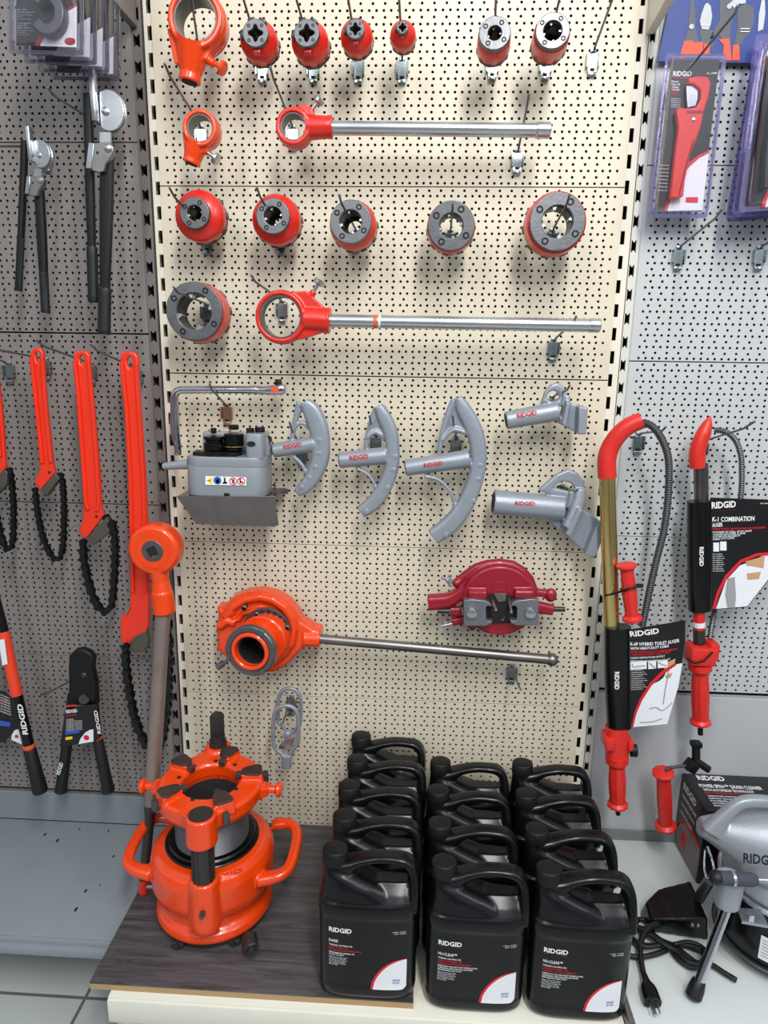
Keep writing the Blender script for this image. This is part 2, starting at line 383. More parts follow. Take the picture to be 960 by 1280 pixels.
t = shelf('base_shelf', 'grey metal base shelf with scratches under the chain wrenches, left bay', -1.25, -.556, -.365, .200, SHELFG, .030)
for xx, yy, rr in [(-.88, -.055, .006), (-.835, -.075, .007), (-.98, -.15, .005), (-.68, -.235, .006), (-.655, -.215, .003), (-.675, -.29, .007), (-.80, -.028, .004), (-.72, -.03, .004), (-.665, -.12, .005)]:
    b = B(); b.lathe([(0, rr), (.0004, rr)], (xx, yy, .2001), Z3, 8, sc2=(.5, 1)); part('paint_chip', b, DARK, t)
t = shelf('base_shelf', 'pale grey metal base shelf under the drain machine, right bay', .512, 1.15, -.60, .233, SHELFL, .045, False)
b = B(); b.box((.5055, -.25, .215), (.011, .52, .04), bev=.002); part('bracket', b, RAW, t)
# wood board on the centre shelf
wm = bpy.data.materials.new('grey_wood_grain_laminate'); wm.use_nodes = True; nt = wm.node_tree; N = nt.nodes
tc = N.new('ShaderNodeTexCoord'); mp = N.new('ShaderNodeMapping'); mp.inputs['Scale'].default_value = (2.2, 26, 8)
nz = N.new('ShaderNodeTexNoise'); nz.inputs['Scale'].default_value = 3; nz.inputs['Detail'].default_value = 8; nz.inputs['Roughness'].default_value = .65; nz.inputs['Distortion'].default_value = .7
cr = N.new('ShaderNodeValToRGB'); cr.color_ramp.elements[0].position = .3; cr.color_ramp.elements[0].color = lin((46, 44, 45)) + (1,); cr.color_ramp.elements[1].position = .7; cr.color_ramp.elements[1].color = lin((96, 93, 95)) + (1,)
nt.links.new(tc.outputs['Object'], mp.inputs[0]); nt.links.new(mp.outputs[0], nz.inputs['Vector']); nt.links.new(nz.outputs['Fac'], cr.inputs[0]); nt.links.new(cr.outputs[0], N['Principled BSDF'].inputs['Base Color']); N['Principled BSDF'].inputs['Roughness'].default_value = .42
t = thing('wood_board', 'dark grey wood grain board under the orange threading machine', 'board', (-.22, -.24, .212))
b = B(); b.box((-.2225, -.247, .2265), (.639, .488, .003)); part('laminate_top', b, wm, t)
b = B(); b.box((-.2225, -.247, .2185), (.639, .488, .013)); part('chipboard_core', b, mat('chipboard', (176, 146, 104), .8, var=.2, scale=200, bump=.4), t)
# bracket arms of the shelves above
b = B(); b.plate([(0, 2.105), (-.34, 2.10), (-.34, 2.26), (0, 2.30)], 0, .016, bev=.002, px=False); me = b.mesh(); me.transform(Matrix.Translation((-.529, 0, 0)) @ Matrix.Rotation(math.pi / 2, 4, 'Z'))
single('shelf_bracket', me, GREYU, 'grey steel shelf bracket at the top left corner between panels', 'bracket', (-.529, 0, 2.0))
b = B(); b.plate([(0, 2.085), (-.34, 2.12), (-.34, 2.26), (0, 2.30)], 0, .018, bev=.002, px=False); me = b.mesh(); me.transform(Matrix.Translation((.532, 0, 0)) @ Matrix.Rotation(math.pi / 2, 4, 'Z'))
single('shelf_bracket', me, CREAMT, 'cream steel shelf bracket at the top right, left of the blue card', 'bracket', (.532, 0, 2.0))
# ------------------------------------------------------------------ peg hooks
def hook(root, tip, L, label, kink=.12, pl=True, tint=None):
    """root: pixel of the top of the plate on the wall; tip: pixel of the wire's end, L in front of the wall"""
    o = W(root[0], root[1], 0); t = thing('peg_hook', label, 'hook', (o.x, 0, o.z), 'zinc peg hooks on the perforated panels')
    k = .0017; s = 1
    b = B(); b.plate([(o.x - .0115, o.z - .003), (o.x + .0115, o.z - .003), (o.x + .009, o.z - .036), (o.x + .007, o.z - .046), (o.x - .007, o.z - .046), (o.x - .009, o.z - .036)], .006, .0025, .0006, px=False)
    b.box((o.x - .0118, -.006, o.z - .016), (.0025, .012, .026)); b.box((o.x + .0118, -.006, o.z - .016), (.0025, .012, .026))
    b.box((o.x, -.003, o.z + .002), (.012, .006, .008), bev=.001)
    b.box((o.x, -.0075, o.z - .041), (.016, .004, .007), bev=.001)
    p = part('plate', b, tint or HPLATE, t)
    b = B(); b.box((o.x, -.0075, o.z - .033), (.008, .002, .004)); part('slot', b, DARK, p)
    e = W(tip[0], tip[1], L); st = V((o.x, -.006, o.z)); b1 = V((o.x, -.016, o.z + .004))
    k1 = b1.lerp(e, 1 - kink) - V((0, 0, .006))
    b = B(); b.tube([st, b1] + [b1.lerp(k1, i / 4) for i in range(1, 5)] + [e], .0023, 8); b.ball(e, .0028, n=8); part('wire', b, WIRE, t)
    return t
# row 1
hook((250, 58), (236, -30), .20, 'peg hook inside the large orange ratchet head, top left of the cream panel')
heads1 = [((328, 76), (300, -20)), ((392, 76), (365, -25)), ((448, 76), (432, -25)), ((503, 76), (498, -25)), ((616, 72), (621, -25)), ((682, 72), (704, -25))]
ordn = ['leftmost', 'second', 'third', 'smallest, fourth', 'fifth, black-faced', 'sixth, rightmost']
for (r, tp), nm in zip(heads1, ordn): hook(r, tp, .19, 'peg hook holding the %s die head of the top row' % nm)
hook((741, 66), (768, -12), .17, 'empty peg hook at the top right of the cream panel')
hook((252, 160), (206, 80), .19, 'peg hook inside the small orange ratchet head')
hook((366, 160), (338, 84), .18, 'peg hook through the ring of the upper red ratchet handle')
hook((647, 190), (661, 118), .15, 'peg hook propping the pipe of the upper red ratchet handle near its end')
for (r, tp), nm in zip([((259, 292), (212, 235)), ((351, 292), (321, 234)), ((445, 290), (424, 244)), ((563, 290), (566, 255)), ((690, 290), (712, 244))], ['leftmost', 'second', 'middle', 'fourth', 'rightmost']):
    hook(r, tp, .19, 'peg hook holding the %s die head of the second die row' % nm)
hook((259, 382), (217, 359), .19, 'peg hook through the wide die head at the panel left edge')
hook((353, 378), (314, 344), .18, 'peg hook through the ring of the lower red ratchet handle')
hook((692, 426), (720, 396), .13, 'peg hook propping the pipe of the lower red ratchet handle near its end')
hook((284, 507), (262, 480), .12, 'peg hook above the grey roll groover, an orange reflection tinted into its plate', tint=mat('hook_plate_orange_reflection', (190, 140, 120), .2, .8))  # the orange reflection is painted into the plate colour
hook((378, 560), (362, 528), .12, 'peg hook through the smallest curved bender shoe')
hook((470, 545), (462, 520), .12, 'peg hook through the middle curved bender shoe')
hook((570, 548), (566, 520), .12, 'peg hook through the largest curved bender shoe')
hook((690, 497), (712, 482), .14, 'peg hook through the small straight bender shoe')
hook((702, 608), (722, 612), .14, 'peg hook through the large straight bender shoe')
hook((640, 832), (651, 862), .13, 'peg hook below the long plain pipe of the orange geared threader', kink=.3)
hook((365, 872), (352, 905), .15, 'peg hook inside the grey cable swivel loops')
hook((637, 750), (628, 775), .14, 'peg hook in the dark opening of the maroon chuck')
# left bay
hook((58, 188), (-10, 178), .20, 'peg hook through the small tube bender')
hook((135, 165), (60, 110), .20, 'peg hook through the large tube bender')
hook((12, 455), (-40, 430), .18, 'peg hook for the chain wrench at the left photo edge')
hook((58, 450), (-8, 432), .20, 'peg hook through the small chain wrench eye')
hook((114, 455), (45, 425), .20, 'peg hook through the middle chain wrench eye')
hook((172, 462), (113, 430), .19, 'peg hook through the long chain wrench eye')
hook((106, 842), (49, 868), .18, 'peg hook through the black bolt cutter')
# right bay
hook((848, 311), (902, 262), .20, 'empty peg hook below the red cutter blister pack')
hook((949, 311), (985, 285), .16, 'empty peg hook at the right photo edge below the stacked blister packs')
hook((838, 116), (922, 8), .20, 'peg hook through the red cutter blister pack', kink=.02)
hook((798, 543), (832, 534), .13, 'peg hook beside the red elbow of the toilet auger')
hook((877, 552), (943, 527), .18, 'peg hook beside the red elbow of the combination auger', kink=.2)
# ------------------------------------------------------------------ die heads
def die_head(fx, fy, rf, rh, bx, by, rb, d, L, label, style, group, name='die_head', close=0):
    f = W(fx, fy, d); s0 = S(fx, fy, d); m = W(bx, by, d - L * .55); s1 = S(bx, by, d - L * .55)
    ax = (m - f).normalized(); rf *= s0; rh *= s0; rb *= s1
    ax = V((ax.x * .5, ax.y, ax.z * .5)).normalized(); a, u, v = axes(ax)
    t = thing(name, label, 'die head', f + ax * L, group)
    n = 40
    clover = style == 'clover'
    # face plate, with clover-shaped cut or round bore
    outer = [(rf * math.cos(2 * math.pi * i / 40), rf * math.sin(2 * math.pi * i / 40)) for i in range(40)]
    if clover: inner = [((rh * (.62 + .42 * abs(math.cos(2 * th)) ** 3)) * math.cos(th), (rh * (.62 + .42 * abs(math.cos(2 * th)) ** 3)) * math.sin(th)) for th in [2 * math.pi * i / 64 + .4 for i in range(64)]]
    else: inner = [(rh * math.cos(2 * math.pi * i / 40), rh * math.sin(2 * math.pi * i / 40)) for i in range(40)]
    def place(depth): 
        M = Matrix((u, v, a)).transposed().to_4x4(); M.translation = f + ax * depth; return M
    b = B(); b.shape([outer, inner], .011, place(.0055), .0014)
    if not clover:   # small nicks in the rim
        for q in range(4):
            th = q * math.pi / 2 + .35; p = f + (u * math.cos(th) + v * math.sin(th)) * rf * .99 + ax * .004
            b.ball(p, .0022, n=8)
    face = part('face_ring', b, FACE, t, 40)
    th0 = {'clover': .78, 'ring': .55, 'black': .6}[style]
    for q in range(4):
        th = th0 + q * math.pi / 2; rr = (rf + rh) / 2 if not clover else rf * .72
        dr = u * math.cos(th) + v * math.sin(th)
        if not clover or True:
            b = B(); p = f + dr * rr - ax * .0008; rs = min((rf - rh) * .30, rf * .16)
            b.ring(p, ax, rs * .5, rs, .004, 16, rs * .12); b.cyl(p + ax * .002, p + ax * .004, rs * .5, n=6)
            part('screw', b, BLKM, face)
        # the cutting dies
    if not clover:
        for q in range(4):
            b = B()
            th = th0 + math.pi / 4 + q * math.pi / 2; dr = u * math.cos(th) + v * math.sin(th); tg = ax.cross(dr)
            for kk in (0,):
                c = f + dr * rh * .93 + ax * .016
                b.hull([c + dr * (-rh * .16) + tg * sgn * rh * .05 + ax * z for sgn in (-1, 1) for z in (-.009, .010)] + [c + dr * rh * .14 + tg * sgn * rh * .17 + ax * z for sgn in (-1, 1) for z in (-.009, .010)])
            part('cutting_die', b, STEEL, t)
    # red body
    b = B(); ri = rh * 1.08 if not clover else rh * .9
    if rb > rf * 1.12:
        pr = [(.009, ri), (.009, rf * .93), (.014, rf * 1.0), (.022, rb * .93), (.028, rb), (L * .8, rb), (L * .86, rb * .97), (L * .86, ri)]
    else:
        pr = [(.009, ri), (.009, rf * .96), (.012, rb * .99), (L * .8, rb * 1.02), (L * .86, rb * .97), (L * .86, ri)]
    b.lathe(pr, f, ax, n, closed=True)
    body = part('body', b, RED, t, 40)
    # dark rear collar with notches
    b = B(); b.ring(f + ax * (L * .86 + .0002), ax, ri, rb * .985, L * .14, 36, .001)
    for q in range(10):
        th = q * math.pi / 5 + .2; dr = u * math.cos(th) + v * math.sin(th); tg = ax.cross(dr)
        c = f + ax * (L * .88) + dr * rb * .99
        rot = Matrix((tg, dr, ax)).transposed()
        b.box(c, (rb * .26, rb * .10, L * .16), rot, .0008)
    part('rear_collar', b, DIE, t)
    b = B(); b.ring(f + ax * .0125, ax, ri * .90, ri * .985, L - .014, 40); part('bore_lining', b, DIE, t)  # dark lining added, its colour stands in for the shade of a deep bore
    if close: b = B(); b.ring(f + ax * (L * .9), ax, ri * close, ri * .97, .003, 40); part('bore_shade_disc', b, DIE, t)  # disc added at the back to keep the bore looking dark
    # lugs
    if style == 'clover':
        for th in (1.25 + .6, -1.9 + math.pi * 2 - 1.7, .0):
            pass
        for dx, dz in ((-.35, 1), (-1, .1), (.45, .95), (.0, -.75)):
            dr = (X3 * dx + Z3 * dz).normalized(); tg = ax.cross(dr)
            c = f + ax * .022 + dr * (rf * 1.08); rot = Matrix((tg, dr, ax)).transposed()
            b = B(); b.box(c, (rf * .62, rf * .42, .030), rot, rf * .12); part('lug', b, DIE if dz > -.5 else RED, t)
    return t
g1 = 'small die heads of the top row'
die_head(319, 41, 16, 9, 324, 53, 23, .150, .062, 'leftmost small red die head of the top row, grey four-lobed face', 'clover', g1, close=.35)
die_head(383, 41, 16, 9.5, 389, 55, 23, .150, .062, 'second red die head of the top row, wide grey face with dark notches above', 'clover', g1, close=.35)
die_head(444, 36, 11.5, 6.5, 446, 47, 20, .150, .058, 'third red die head of the top row with a medium grey face', 'clover', g1, close=.35)
die_head(503, 34, 7.5, 4.5, 504, 45, 16, .150, .056, 'narrowest red die head of the top row with a tiny grey face', 'clover', g1, close=.35)
die_head(618.5, 41, 20, 8.5, 618, 56, 20.5, .150, .060, 'black-faced red die head with a small bore in the top row', 'black', g1, close=.35)
die_head(691, 38, 21.5, 11.5, 688.5, 52, 22.5, .150, .060, 'black-faced red die head with a wide bore, rightmost of the top row', 'black', g1, close=.35)
g2 = 'round red die heads of the middle rows'
die_head(243, 266, 18.5, 9, 251, 271, 30, .135, .066, 'leftmost die head of the second row, red body much wider than its small ring', 'ring', g2, close=.4)
die_head(341, 270, 21, 11, 346, 276, 29.5, .135, .066, 'second die head of the second row, red body wider than its ring', 'ring', g2, close=.45)
die_head(438, 277, 26, 14, 443, 283, 29, .135, .064, 'middle die head of the second row with a dark grey ring face', 'ring', g2, close=.6)
die_head(564, 282, 29.5, 15, 564, 285, 30, .125, .055, 'fourth die head of the second row, panel holes showing through its bore', 'ring', g2)
die_head(697, 277, 35, 19.5, 693, 281, 37, .135, .062, 'largest die head at the right end of the second row', 'ring', g2)
die_head(242.5, 389, 35, 22, 249, 392, 35.5, .130, .066, 'wide-bored die head alone at the left edge below the second row', 'ring', g2)
# ------------------------------------------------------------------ ratchet heads
def ratchet(label, rc, ro, ri, d, dep, neck, knob, ma, big=False, pipe=None, cat='ratchet threader', name='ratchet_tool', kmat=STEEL, hullpts=None):
    c = W(*rc, d); s = S(*rc, d); ro *= s; ri *= s
    t = thing(name, label, cat, W(rc[0], rc[1], d - dep))
    b = B(); b.ring(c, PY, ri, ro, dep, 40, .002)
    b.ring(c + PY * dep * .25, PY, ri + .001, ro * 1.05, dep * .5, 40, .004)
    n0 = W(neck[0][0], neck[0][1], d - dep / 2); n1 = W(neck[1][0], neck[1][1], d - dep / 2); nr0, nr1 = neck[2] * s, neck[3] * s
    if hullpts:
        q = [W(p[0], p[1], d - dep * .5) for p in hullpts]; b.hull([p + PY * z for p in q for z in (-dep * .28, dep * .28)])
    dirn = (n1 - n0).normalized()
    b.lathe([(0, nr0), ((n1 - n0).length * .5, nr0 * .4 + nr1 * .6), ((n1 - n0).length * .8, nr1), ((n1 - n0).length, nr1 * 1.06)], n0, dirn, 24)
    k0 = W(*knob[0], d - dep * .4); k1 = W(*knob[1], d - dep * .35); b.cyl(k0.lerp(k1, -.4), k0.lerp(k1, .45), knob[2] * s * .75)
    # bore cut: remesh only the solids outside the bore by subtracting afterwards
    me = remesh(b, .0018, 5)
    ob = bpy.data.objects.new('tmp', me); COL.objects.link(ob)
    cb = B(); cb.cyl(c - PY * .06, c + PY * (dep + .06), ri, n=48); cme = cb.mesh(); co = bpy.data.objects.new('tmpc', cme); COL.objects.link(co)
    if not pipe:
        pass
    bo = ob.modifiers.new('b', 'BOOLEAN'); bo.operation = 'DIFFERENCE'; bo.object = co; bo.solver = 'EXACT'
    dg = bpy.context.evaluated_depsgraph_get(); dg.update()
    out = bpy.data.meshes.new_from_object(ob.evaluated_get(dg))
    for x in (ob, co): bpy.data.objects.remove(x)
    part('housing', out, ma, t, 50)
    b = B(); b.ring(c + PY * .004, PY, ri * .93, ri * .999, dep - .006, 48); part('bore_lining', b, FACE, t)
    if not pipe:
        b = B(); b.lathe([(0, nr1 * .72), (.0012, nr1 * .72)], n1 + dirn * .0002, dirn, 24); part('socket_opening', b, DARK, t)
    b = B(); kd = (k1 - k0).normalized(); b.cyl(k0.lerp(k1, .3), k1, knob[2] * s * .42, n=14)
    b.lathe([(0, knob[2] * s * .8), (.003, knob[2] * s * 1.25), (.009, knob[2] * s * 1.25), (.011, knob[2] * s)], k1 - kd * .002, kd, 20)
    part('knob', b, kmat, t)
    if pipe:
        p0, p1, pr, cr_, capl = pipe; A = W(p0[0], p0[1], d - dep / 2); Z = W(p1[0], p1[1], d - dep / 2); dd = (Z - A).normalized(); pr *= s * .97; L = (Z - A).length
        b = B(); b.cyl(A - dd * .01, Z - dd * .006, pr, n=28); pp = part('pipe_handle', b, PIPE, t)
        b = B(); b.lathe([(L - capl, pr * 1.0), (L - capl + .002, pr * cr_), (L - .002, pr * cr_), (L, pr * .95)], A, dd, 28); part('end_cap', b, PIPE, pp)
        return t, pp, A, dd, pr
    return t
ratchet('large orange ratchet head with a big round opening, top left of the cream panel', (243, 21), 34.5, 27, .135, .055, ((243, 52), (237, 103), 25, 13.5), ((262, 76), (276, 84), 7), ORANGE, kmat=ORANGE,
        hullpts=[(212, 40), (278, 40), (262, 78), (222, 84), (220, 78)])
ratchet('small orange ratchet head with a silver side knob below the large one', (249, 159), 21.5, 16, .130, .042, ((247, 176), (239, 205), 15, 11), ((254, 186), (268, 197), 6), ORANGE,
        hullpts=[(230, 166), (268, 168), (262, 190), (232, 188)])
t, pp, A, dd, pr = ratchet('upper red ratchet threader handle with a small ring and bright long pipe', (366, 157), 22, 16, .125, .042, ((376, 160), (416, 159), 15, 13), ((386, 142), (397, 128), 6), RED,
        pipe=((414, 160), (688, 163), 8.6, 1.14, .028), hullpts=[(362, 138), (384, 132), (398, 150), (398, 170), (366, 178)])
t, pp, A, dd, pr = ratchet('lower red ratchet threader handle with a large ring and taped long pipe', (350, 396), 31.5, 26, .135, .040, ((380, 399), (413, 401), 15, 15.5), ((388, 371), (398, 355), 6), RED,
        pipe=((411, 401), (750, 407), 8.3, 1.08, .024), hullpts=[(352, 366), (384, 364), (410, 388), (410, 414), (378, 424), (352, 428)])
b = B()
b.ring(A + dd * .093, dd, pr, pr * 1.03, .008, 28); part('tape_band', b, TAPE, pp)
b = B(); b.ring(A + dd * .104, dd, pr, pr * 1.03, .004, 28); part('tape_band', b, WHITE, pp)
b = B(); b.ptext('RIDGID', (392, 402), (411, 402), 4, .131); part('cast_lettering', b, RED, t)
# ------------------------------------------------------------------ grey bender shoes
def shoe(label, sc_, arcs, cones, bars, letter, d=.085, bosses=(), plates=(), hd=.016, web=None):
    s, ox, oy = sc_
    def P(x, y, dd=0): return W(ox + x / s, oy + y / s, d + dd)
    k = S(ox + arcs[0][0] / s, oy + arcs[0][1] / s, d) / s
    t = thing('bender_shoe', label, 'bender shoe', P(arcs[2][0], arcs[2][1], -.02), 'grey cast bender shoes')
    b = B()
    b.sweep([P(a[0], a[1]) for a in arcs], [a[2] * k for a in arcs], [hd * (a[3] if len(a) > 3 else 1) for a in arcs], p=3.2)
    for bar in bars: b.sweep([P(a[0], a[1]) for a in bar[1]], [a[2] * k for a in bar[1]], bar[0], p=2.6)
    for pl in plates:
        q = [P(a[0], a[1]) for a in pl[0]]; b.hull([p + PY * z for p in q for z in (pl[1], pl[2])])
    if web: b.plate(cp(web[0], s, ox, oy), d + .008, .016, .004, [cp(web[1], s, ox, oy)])
    for c in cones:
        A, Z = P(c[0], c[1]), P(c[3], c[4]); b.lathe([(0, c[2] * k), ((Z - A).length, c[5] * k)], A, Z - A, 28)
    me = remesh(b, .0017, 5); part('casting', me, CAST, t, 180)
    c = cones[0]; A, Z = P(c[0], c[1]), P(c[3], c[4]); dd = (Z - A).normalized()
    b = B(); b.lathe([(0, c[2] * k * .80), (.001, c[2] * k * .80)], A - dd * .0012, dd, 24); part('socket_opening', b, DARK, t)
    # red lettering on the socket, wrapped just in front of its surface
    (x0, y0), (x1, y1), cap = letter; A2 = P(x0, y0); Z2 = P(x1, y1); rad = (c[2] + c[5]) / 2 * k
    off = NY * (rad * 1.00 + .0004)
    def onsurf(x, y):
        dq = d + rad; return W(ox + x / s, oy + y / s, dq + .0012)
    A2, Z2 = onsurf(x0, y0), onsurf(x1, y1); xd = Z2 - A2
    b = B(); b.text('RIDGID', A2, xd, NY.cross(xd), xd.length, cap * k * .95, bold=.02); part('red_lettering', b, REDT, t)
    for (bx, by, an) in bosses:
        b = B(); cpt = P(bx, by, hd * .93); b.box(cpt, (.012, .003, .010), Matrix.Rotation(an, 3, 'Y'), .0014); b.box(cpt + NY * .0012, (.0025, .002, .006), Matrix.Rotation(an, 3, 'Y')); part('degree_mark', b, CAST, t)
    return t
shoe('smallest curved grey bender shoe with ribbed outer rim, beside the roll groover', (3, 190, 460),
     [(572, 128, 20, .9), (598, 160, 34, 1), (622, 215, 37), (633, 280, 36), (630, 345, 34), (605, 405, 30), (575, 445, 26), (545, 466, 18, .8)],
     [(456, 310, 27, 612, 283, 30)], [(.007, [(560, 130, 20), (542, 180, 12), (530, 240, 9), (524, 275, 9)]), (.006, [(538, 220, 7), (562, 205, 8), (592, 225, 9)]), (.006, [(530, 330, 8), (562, 362, 7), (582, 400, 8)])],
     ((494, 304), (562, 292), 16), bosses=[(628, 270, .1), (626, 320, -.1), (612, 372, -.5), (590, 412, -.8), (562, 448, -1.1)])
shoe('middle curved grey bender shoe with a hooked nose above its socket', (3, 190, 460),
     [(850, 142, 18, .9), (868, 178, 26, 1), (893, 235, 28), (903, 300, 26), (900, 365, 27), (875, 440, 29), (835, 500, 30), (785, 540, 26, .9)],
     [(703, 346, 31, 880, 328, 34)], [(.007, [(845, 150, 16), (825, 205, 14), (808, 255, 9), (803, 300, 9)]), (.009, [(806, 262, 8), (838, 240, 10), (880, 262, 10)]), (.006, [(765, 375, 7), (805, 395, 6), (832, 430, 6), (842, 480, 8)])],
     ((742, 346), (812, 338), 18), bosses=[(912, 332, .1), (905, 382, -.1), (882, 450, -.6), (805, 538, -1.1)],
     plates=[([(848, 140), (880, 175), (870, 235), (815, 245)], -.004, .004)])
shoe('largest curved grey bender shoe with a long foot curling to the left', (3.2, 490, 460),
     [(266, 118, 16, .9), (283, 160, 30, 1), (318, 225, 34), (342, 300, 34), (345, 385, 33), (325, 470, 34), (290, 550, 36), (235, 622, 38), (165, 675, 36, .9)],
     [(54, 400, 34, 310, 362, 38)], [(.008, [(250, 125, 14), (225, 185, 14), (203, 255, 11), (188, 335, 10)]), (.010, [(200, 290, 9), (245, 246, 10), (305, 262, 12)]), (.008, [(130, 432, 9), (185, 446, 8), (232, 492, 7), (250, 545, 8), (245, 590, 10)])],
     ((128, 398), (204, 388), 18), bosses=[(352, 390, 0), (345, 445, -.2), (325, 532, -.5), (215, 668, -1.0)],
     plates=[([(255, 115), (300, 200), (300, 260), (200, 262), (225, 180)], -.004, .004)])
shoe('small straight grey bender shoe with a bracket foot, upper right', (3.2, 490, 460),
     [(700, 110, 12, .5), (698, 140, 14, .6), (690, 180, 16, .8), (680, 225, 16, .9)],
     [(456, 210, 37, 664, 172, 40)], [], ((502, 200), (580, 186), 20), hd=.020, web=([(597, 140), (612, 95), (638, 66), (665, 58), (690, 76), (706, 115), (700, 160), (660, 150)], [(618, 122), (626, 100), (645, 90), (664, 96), (672, 112), (664, 130), (640, 134)]),
     plates=[([(690, 135), (770, 152), (745, 262), (672, 225)], .004, .014), ([(738, 152), (775, 155), (768, 262), (735, 262)], -.022, .022), ([(690, 130), (705, 140), (690, 232), (672, 225)], -.022, .022)])
shoe('large straight grey bender shoe with a thick socket and tilted bracket foot, lower right', (3.2, 490, 460),
     [(752, 480, 24, .5), (745, 530, 28, .7), (725, 575, 28, .8), (695, 632, 24, .9)],
     [(405, 537, 52, 685, 560, 50)], [], ((492, 548), (572, 550), 17), hd=.026, d=.068, web=([(585, 490), (625, 455), (660, 425), (705, 406), (745, 420), (770, 455), (775, 510), (755, 570), (690, 560), (640, 510)], [(648, 480), (660, 462), (690, 454), (718, 462), (730, 480), (718, 494), (690, 490)]),
     plates=[([(735, 550), (822, 602), (770, 735), (685, 655), (620, 605)], .004, .018), ([(815, 600), (850, 625), (802, 745), (762, 735)], -.026, .026), ([(735, 550), (752, 560), (705, 665), (685, 655)], -.026, .026)])
# ------------------------------------------------------------------ roll groover with ratchet wrench
mc = lambda pts: cp(pts, 6, 200, 465)
D0, D1 = .035, .140
t = thing('roll_groover', 'grey roll groover with warning sticker hanging on the cream panel', 'pipe tool', W(280, 620, .09))
def topbox(b, x0, x1, y0, y1, dfront, dback, r=.02, bev=.002):
    """box with rounded vertical corners; x0..x1, y0..y1 in photo pixels on its front face"""
    A = W(x0, y1, dfront); Z = W(x1, y0, dfront); cx = (A.x + Z.x) / 2; hw = (Z.x - A.x) / 2; hd_ = (dfront - dback) / 2; cy = -(dfront + dback) / 2
    lp = []
    for qx, qy, a0 in ((1, 1, 0), (-1, 1, 90), (-1, -1, 180), (1, -1, 270)):
        for k in range(5):
            th = math.radians(a0 + k * 22.5); lp.append((qx * (hw - r) + r * math.cos(th), qy * (hd_ - r) + r * math.sin(th)))
    h = Z.z - A.z; return b.shape([lp], h, Matrix.Translation((cx, cy, A.z + h / 2)), bev)
b = B(); topbox(b, 231, 330, 583, 620, D1, D0, .030, .003); part('lower_case', b, CASTD, t)
b = B(); topbox(b, 230, 330, 573, 583, D1 + .001, D0, .030, .002)
topbox(b, 306, 328, 543, 574, D1 - .004, D0 + .02, .012, .002)
topbox(b, 254, 308, 541, 574, D0 + .025, D0, .006, .002)
b.sweep([W(324, 548, .10), W(333, 552, .09), W(334, 568, .085)], .010, .02)
part('upper_frame', b, CASTD, t)
b = B(); A = W(236, 580, .09); Z = W(203, 583, .09); b.lathe([(0, .0125), ((Z - A).length * .4, .010), ((Z - A).length * .8, .0085), ((Z - A).length * .96, .0075), ((Z - A).length, .003)], A, Z - A, 20); part('carry_handle', b, CASTD, t)
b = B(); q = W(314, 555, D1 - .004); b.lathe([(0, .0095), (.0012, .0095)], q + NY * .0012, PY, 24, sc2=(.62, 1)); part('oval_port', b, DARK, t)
def vcyl(b, px, pt, pb, d, r, n=24, bev=.001):
    A = W(px, pb, d); Z = V((A.x, A.y, W(px, pt, d).z)); b.cyl(A, Z, r, n=n, bev=bev)
b = B(); vcyl(b, 268, 545, 549, .09, .024); vcyl(b, 268, 549, 553, .09, .020); vcyl(b, 268, 553, 562, .09, .023); vcyl(b, 268, 563, 566, .09, .030); vcyl(b, 268, 566, 571, .09, .018)
part('groove_roll', b, BLK, t)
b = B(); vcyl(b, 293, 542, 557, .088, .022); vcyl(b, 293, 559, 563, .088, .020); part('drive_roll', b, BLK, t)
b = B(); vcyl(b, 293, 557, 558.5, .088, .024); part('brass_washer', b, BRASS, t)
b = B(); vcyl(b, 292, 565, 570, .10, .020); b.hull([W(241, 565, .12), W(246, 562, .07), W(297, 572, .13), W(300, 568, .07), W(262, 575, .135), W(241, 569, .12), W(262, 571.5, .135), W(298, 566, .11)]); part('guide_plate', b, BLKM, t)
b = B(); vcyl(b, 267, 535, 541, .06, .007, 6)
part('bolt', b, BLKM, t)
b = B(); vcyl(b, 292, 531, 537, .06, .012, 6); part('bolt', b, BLKM, t)
b = B(); vcyl(b, 313, 535, 543, .10, .009, 6); part('bolt', b, BLKM, t)
b = B(); vcyl(b, 325, 534, 541, .09, .011, 20); part('bolt', b, BLKM, t)
b = B(); A = W(333, 553, .09); b.cyl(A, A + X3 * .010, .014); part('side_knob', b, BLKM, t)
b = B(); b.box(W(283.5, 618, D1 + .001), (.011, .004, .005)); part('latch', b, BLKM, t)
b = B(); b.plate(mc([(340, 780), (648, 790), (646, 852), (340, 846)]), D1 + .0022, .001); st = part('warning_sticker', b, WHITE, t)
b = B(); b.plate(mc([(347, 815), (392, 787), (392, 842)]), D1 + .0028, .0006); part('yellow_triangle', b, YEL, st)
def pdisc(b, px, py, d, r, ri=0, n=28):
    c = W(px, py, d); s = S(px, py, d); lo = [(c.x + r * s * math.cos(2 * math.pi * i / n), c.z + r * s * math.sin(2 * math.pi * i / n)) for i in range(n)]
    li = [[(c.x + ri * s * math.cos(2 * math.pi * i / n), c.z + ri * s * math.sin(2 * math.pi * i / n)) for i in range(n)]] if ri else []
    b.shape([lo] + li, .0006, Matrix.Translation((0, -d, 0)) @ Matrix.Rotation(math.pi / 2, 4, 'X')); return b
b = B(); pdisc(b, 271.8, 600.5, D1 + .0028, 4.8); part('blue_disc', b, BLUET, st)
b = B()
pdisc(b, 291.5, 601.5, D1 + .0028, 4.8, 3.9); pdisc(b, 301.5, 601.5, D1 + .0028, 4.8, 3.9)
for cx in (291.5, 301.5): b.plate([(cx - 3.6, 598.6), (cx - 2.9, 598), (cx + 3.6, 604.4), (cx + 2.9, 605)], D1 + .0029, .0006)
part('red_rings', b, REDT, st)
